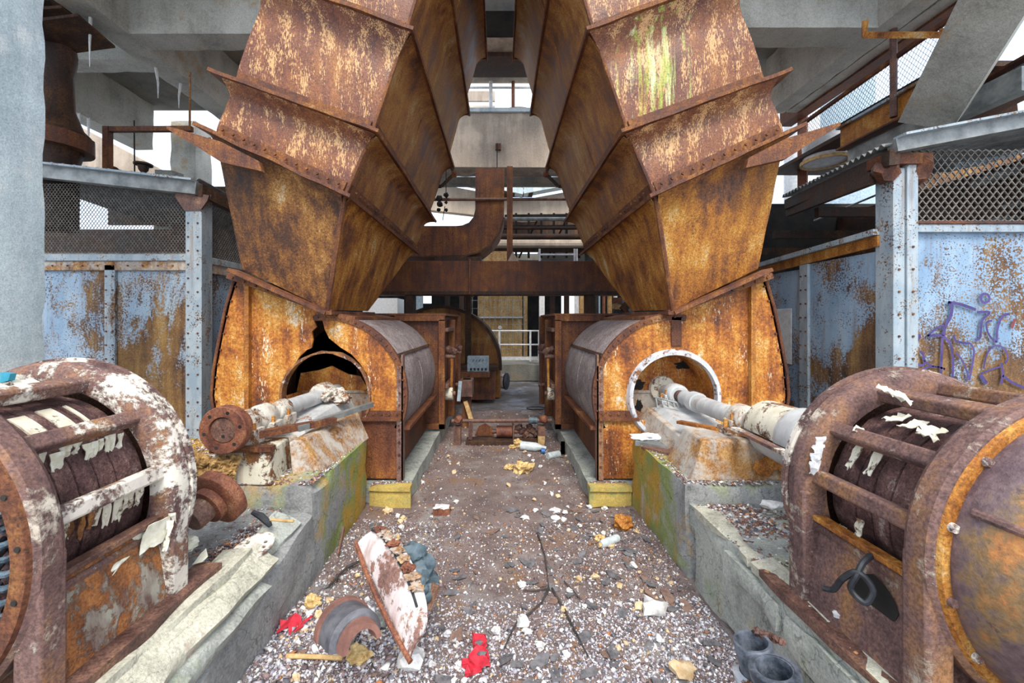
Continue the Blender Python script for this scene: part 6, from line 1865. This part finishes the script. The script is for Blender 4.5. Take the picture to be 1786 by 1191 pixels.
mb.build('rusted_rim', 'coupling', t)
mb = MB()
rim = [shell(0.15 + .6 * i / 12, .74) + nrm * .012 for i in range(13)]
mb.tube(rim, .006, 6)
mb.build('crack_line', 'black', t)
for k in range(9):
    p = shell(0.22 + .055 * k, .86) + nrm * .012
    one('scale_crust', lambda mb: mb.rock(p, (.028, .022, .014), k + 3, .5, lev=2), 'pedestal' if k % 3 else 'coupling', t)
t = thing('blue_casting', 'blue-grey pump casting lying behind the enamel cover', 'casting', G(740, 1040))
c = P(735, 1005, 1.86)
for (dx, dy, sz) in ((-14, -38, (.06, .05, .045)), (-4, -10, (.075, .07, .07)), (4, 14, (.07, .06, .065)), (6, 34, (.05, .05, .05))):
    one('casting_body', lambda mb: mb.rock(P(735 + dx, 1003 + dy, 1.88), sz, dx + 20, .3, lev=2), 'bluegrey', t)
one('lug', lambda mb: mb.obox(P(706, 975, 1.9), (.09, .07, .05), (V(.8, .2, -.5).normalized(), V(-.2, .97, .1).normalized(), V(.5, 0, .85).normalized())), 'bluegrey', t, bevel=.008)
one('lug_hole', lambda mb: mb.tube([P(704, 971, 1.83), P(704, 971, 1.845)], .012, 10), 'dark', t)
bar_part('foot_bar', 'iron', t, P(760, 1018, 1.85), P(742, 1062, 1.80), .05, .02)
for k in range(3):
    one('boss', lambda mb: mb.rock(P(735 + 5 * k, 1015 + 13 * k, 1.79), .022, k, .1), 'bluegrey', t)
# broken clay pipe half
t = thing('clay_pipe', 'broken half clay pipe with dark back and red inner end', 'pipe', G(615, 1095))
a, b = P(600, 1078, 1.68), P(637, 1110, 1.52)
d = (b - a).normalized()
def half(mb, o, prof, n=22):
    # a half shell opening downwards around the axis d
    sd = d.cross(V(0, 0, 1)).normalized()
    up = sd.cross(d)
    vs, fs = [], []
    q = len(prof)
    for i in range(n + 1):
        an = PI * i / n
        e = sd * math.cos(an) + up * math.sin(an)
        for tt, rr in prof: vs.append(o + d * tt + e * rr)
    for i in range(n):
        for j in range(q):
            j2 = (j + 1) % q
            fs.append((i * q + j, (i + 1) * q + j, (i + 1) * q + j2, i * q + j2))
    fs += [tuple(range(q)), tuple(reversed(range(n * q, n * q + q)))]
    mb.add(vs, fs)
a = a - V(0, 0, .045)
one('outer_shell', lambda mb: half(mb, a, [(0, .085), (0, .105), (.13, .105), (.15, .088), (.15, .07)]), 'clay', t)
one('socket_end', lambda mb: half(mb, a, [(.12, .055), (.12, .088), (.20, .075), (.20, .055)]), 'clay_red', t)
one('back_rim', lambda mb: half(mb, a, [(-.03, .09), (-.03, .112), (.012, .114), (.012, .09)]), 'clay_red', t)
# red scraps
c = G(511, 1107, .012)
pts = []
for i in range(14):
    an = 2 * PI * i / 14
    r = (.066 if i % 2 else .044) * (1 + .22 * math.sin(i * 1.7))
    pts.append(c + V(r * 1.15 * math.cos(an), r * math.sin(an), 0.02 * math.sin(i * 2.1)))
one('red_scrap', lambda mb: mb.prism(pts, (0, 0, .012)), 'red', label='star-shaped red plastic scrap at the foot of the broken plinth', cat='scrap')
t = thing('red_toy', 'crumpled red plastic piece with black smudges on the gravel', 'scrap', G(833, 1150))
c = G(835, 1148, .02)
one('body', lambda mb: mb.prism([c + V(x * .0022, -y * .0032, .012 * math.sin(x)) for x, y in ((-16, -28), (12, -29), (16, -16), (6, -6), (20, 6), (24, 16), (14, 24), (-2, 28), (-16, 22), (-20, 8), (-6, -4), (-14, -14))], (0, 0, .022)), 'red', t, bevel=.004)
c = G(824, 1172, .012)
one('flap', lambda mb: mb.prism([c + V(x * .0022, -y * .003, .008 * math.sin(x)) for x, y in ((-22, -10), (-8, -14), (4, -4), (16, -8), (18, 4), (4, 8), (-4, 16), (-14, 12), (-10, 2), (-22, 0))], (0, 0, .015)), 'red', t, bevel=.003)
one('smudge', lambda mb: (mb.rock(G(835, 1138, .046), (.016, .014, .006), 2, .5), mb.rock(G(840, 1158, .046), (.022, .012, .006), 5, .5)), 'slate', t)
# twigs
t = thing('dead_twig', 'forked black dead twig lying along the gravel', 'twig', G(955, 1030))
for pts, r in (([(937, 932), (945, 955), (951, 975), (954, 1000), (957, 1030)], .006), ([(957, 1030), (945, 1055), (925, 1072), (903, 1085), (893, 1105), (880, 1135)], .007), ([(963, 1030), (985, 1068), (1000, 1100), (1015, 1130), (1026, 1150)], .007), ([(957, 1030), (935, 1034), (912, 1032)], .005), ([(984, 1018), (1000, 1035), (1012, 1052)], .004)):
    tube_part('twig', 'stick', t, [G(x, y, .014) for x, y in pts], [r * (1 - .5 * i / len(pts)) for i in range(len(pts))], 6)
tube_part('dowel', 'stick', None, [G(575, 1035, .03), G(605, 1000, .03), G(640, 985, .04)], .008, 6, label='black bent rod between the plinth foot and the enamel cover', cat='rod')
tube_part('dowel', 'wood', None, [G(500, 1168, .02), G(548, 1170, .02), G(598, 1172, .02)], .010, 8, label='thin brown dowel near the bottom of the broken plinth', cat='stick')
bar_part('angle_scrap', 'iron', None, G(590, 1000, .10), G(600, 965, .16), .03, .012, (1, 0, 0), label='rusty flat bar leaning behind the enamel cover', cat='bar')

# ------------------------------------------------------------------ odds and ends on the plinths
t = thing('strap_plate', 'pale perforated oval plate lying on the broken plinth edge', 'plate', P(438, 960, 1.95))
c, e1, e2 = P(440, 955, 1.98), V(.26, .95, .10).normalized(), V(.93, -.30, -.22).normalized()
hole = []
outer = [c + e1 * (.12 * math.cos(2 * PI * i / 24)) + e2 * (.075 * math.sin(2 * PI * i / 24)) for i in range(24)]
holes = [[c + e1 * (.07 * math.cos(b) + .012 * math.cos(2 * PI * i / 8)) + e2 * (.045 * math.sin(b) + .009 * math.sin(2 * PI * i / 8)) for i in range(8)] for b in (0.5, 1.1, 1.8, 2.5, -1.4)]
one('plate', lambda mb: mb.prism(outer, e1.cross(e2) * .008, holes=holes), 'cream_iron', t)
tube_part('black_hook', 'black', None, [P(440, 893, 2.15), P(455, 900, 2.15), P(468, 912, 2.14), P(472, 918, 2.14)], [.012, .018, .016, .01], 8, label='black rubber hook on the plinth beside the perforated plate', cat='hook')
tube_part('twig_bit', 'wood', None, [P(472, 906, 2.1), P(512, 909, 2.05)], .007, 6, label='short orange stick on the plinth beside the black rubber hook', cat='stick')
one('foam_strip', lambda mb: mb.rbox(-1.50, -1.46, 1.10, 1.75, .485, .515, .03, .006, .01), 'foam', label='yellow foam strip lying along the broken plinth edge', cat='foam')
one('paint_chip', lambda mb: mb.prism([P(335, 985, 1.75), P(350, 965, 1.8), P(353, 980, 1.76)], (.01, .02, .012)), 'flake', label='triangular cream paint chip on the plinth rail', cat='chip')
one('foam_block', lambda mb: mb.rock(P(322, 950, 1.85), (.05, .06, .03), 8, .4, lev=2), 'flake', label='cream crumbled lump at the corner of the cream motor', cat='lump')
t = thing('foam_tray', 'grey slotted tray under white foam on the plinth corner by the white-rimmed inlet', 'tray', P(1150, 775, 3.2))
c = P(1148, 778, 3.25)
one('tray', lambda mb: mb.bar(P(1112, 770, 3.3) + V(0, 0, .0), P(1180, 782, 3.12), .12, .035), 'steelgrey', t)
for k in range(8):
    if k in (2, 3): continue
    q = (k + .6) / 9
    one('slot', lambda mb: mb.obox(lerp(P(1112, 770, 3.3), P(1180, 782, 3.12), q) + V(0, -.064, 0), (.014, .006, .02)), 'black', t)
one('white_foam', lambda mb: mb.rock(P(1130, 762, 3.32), (.13, .06, .03), 4, .4, lev=2), 'white_foam', t)
bar_part('steel_strip', 'iron', None, P(1125, 779, 3.2), P(1186, 794, 2.95), .10, .02, label='brown steel strip on the plinth edge beside the slotted tray', cat='strip')
lump('foam_lump', 1400, 905, .01, 'foam', 'tiny yellow foam crumb under the domed motor', 'foam', 30) if False else None
one('foam_lump', lambda mb: mb.rock(P(1394, 906, 1.90), (.035, .035, .05), 31, .4, lev=2), 'foam', label='yellow foam lump at the foot of the domed motor', cat='foam')
one('stone_block', lambda mb: mb.rock(P(1345, 880, 2.3), (.06, .04, .02), 32, .4), 'stone', label='flat white stone on the plinth before the domed motor', cat='stone')
one('stone_block', lambda mb: mb.rock(P(1465, 1072, 1.45), (.02, .016, .012), 33, .4), 'stone', label='white pebble below the black cable loop', cat='stone')
# two pipe stubs by the plinth foot
for k, (px, py, D, lab) in enumerate(((1312, 1120, 1.42, 'taller blue-black pipe stub with white collar at the plinth foot'), (1350, 1168, 1.30, 'lower blue-black pipe stub nearest the camera at the plinth foot'))):
    c = P(px, py, D)
    t = thing('pipe_stub', lab, 'pipe', (c.x, c.y, 0))
    ax = V(-.18, .12, 1).normalized()
    o = c - ax * .20
    r = .062 if k == 0 else .064
    mb = MB()
    mb.lathe(o, ax, [(0, r - .006), (.20, r), (.205, r - .003), (.205, r - .012), (.19, r - .014), (.05, r - .018), (.05, 0)], 28)
    mb.build('barrel', 'bluepipe', t)
    if k == 0:
        for q in range(2):
            mb = MB()
            mb.lathe(o + ax * (.085 - .03 * q), ax, [(0, r), (0, r + .022), (.018, r + .022), (.022, r)], 28, close=True)
            mb.build('collar', 'ring_white', t)
        one('debris_crust', lambda mb: [mb.rock(c + ax * .012 + V(.04 + .014 * i, .035 - .012 * i, .0), .013, i, .4) for i in range(5)], 'iron', t, kind='stuff')
    else:
        mb = MB()
        mb.lathe(o, ax, [(.10, r), (.10, r + .004), (.15, r + .004), (.15, r)], 28, close=True)
        mb.build('rust_band', 'orange', t)
        mb = MB()
        mb.lathe(o, ax, [(.17, r), (.17, r + .010), (.205, r + .010), (.207, r - .006)], 28)
        mb.build('lip', 'bluepipe', t)
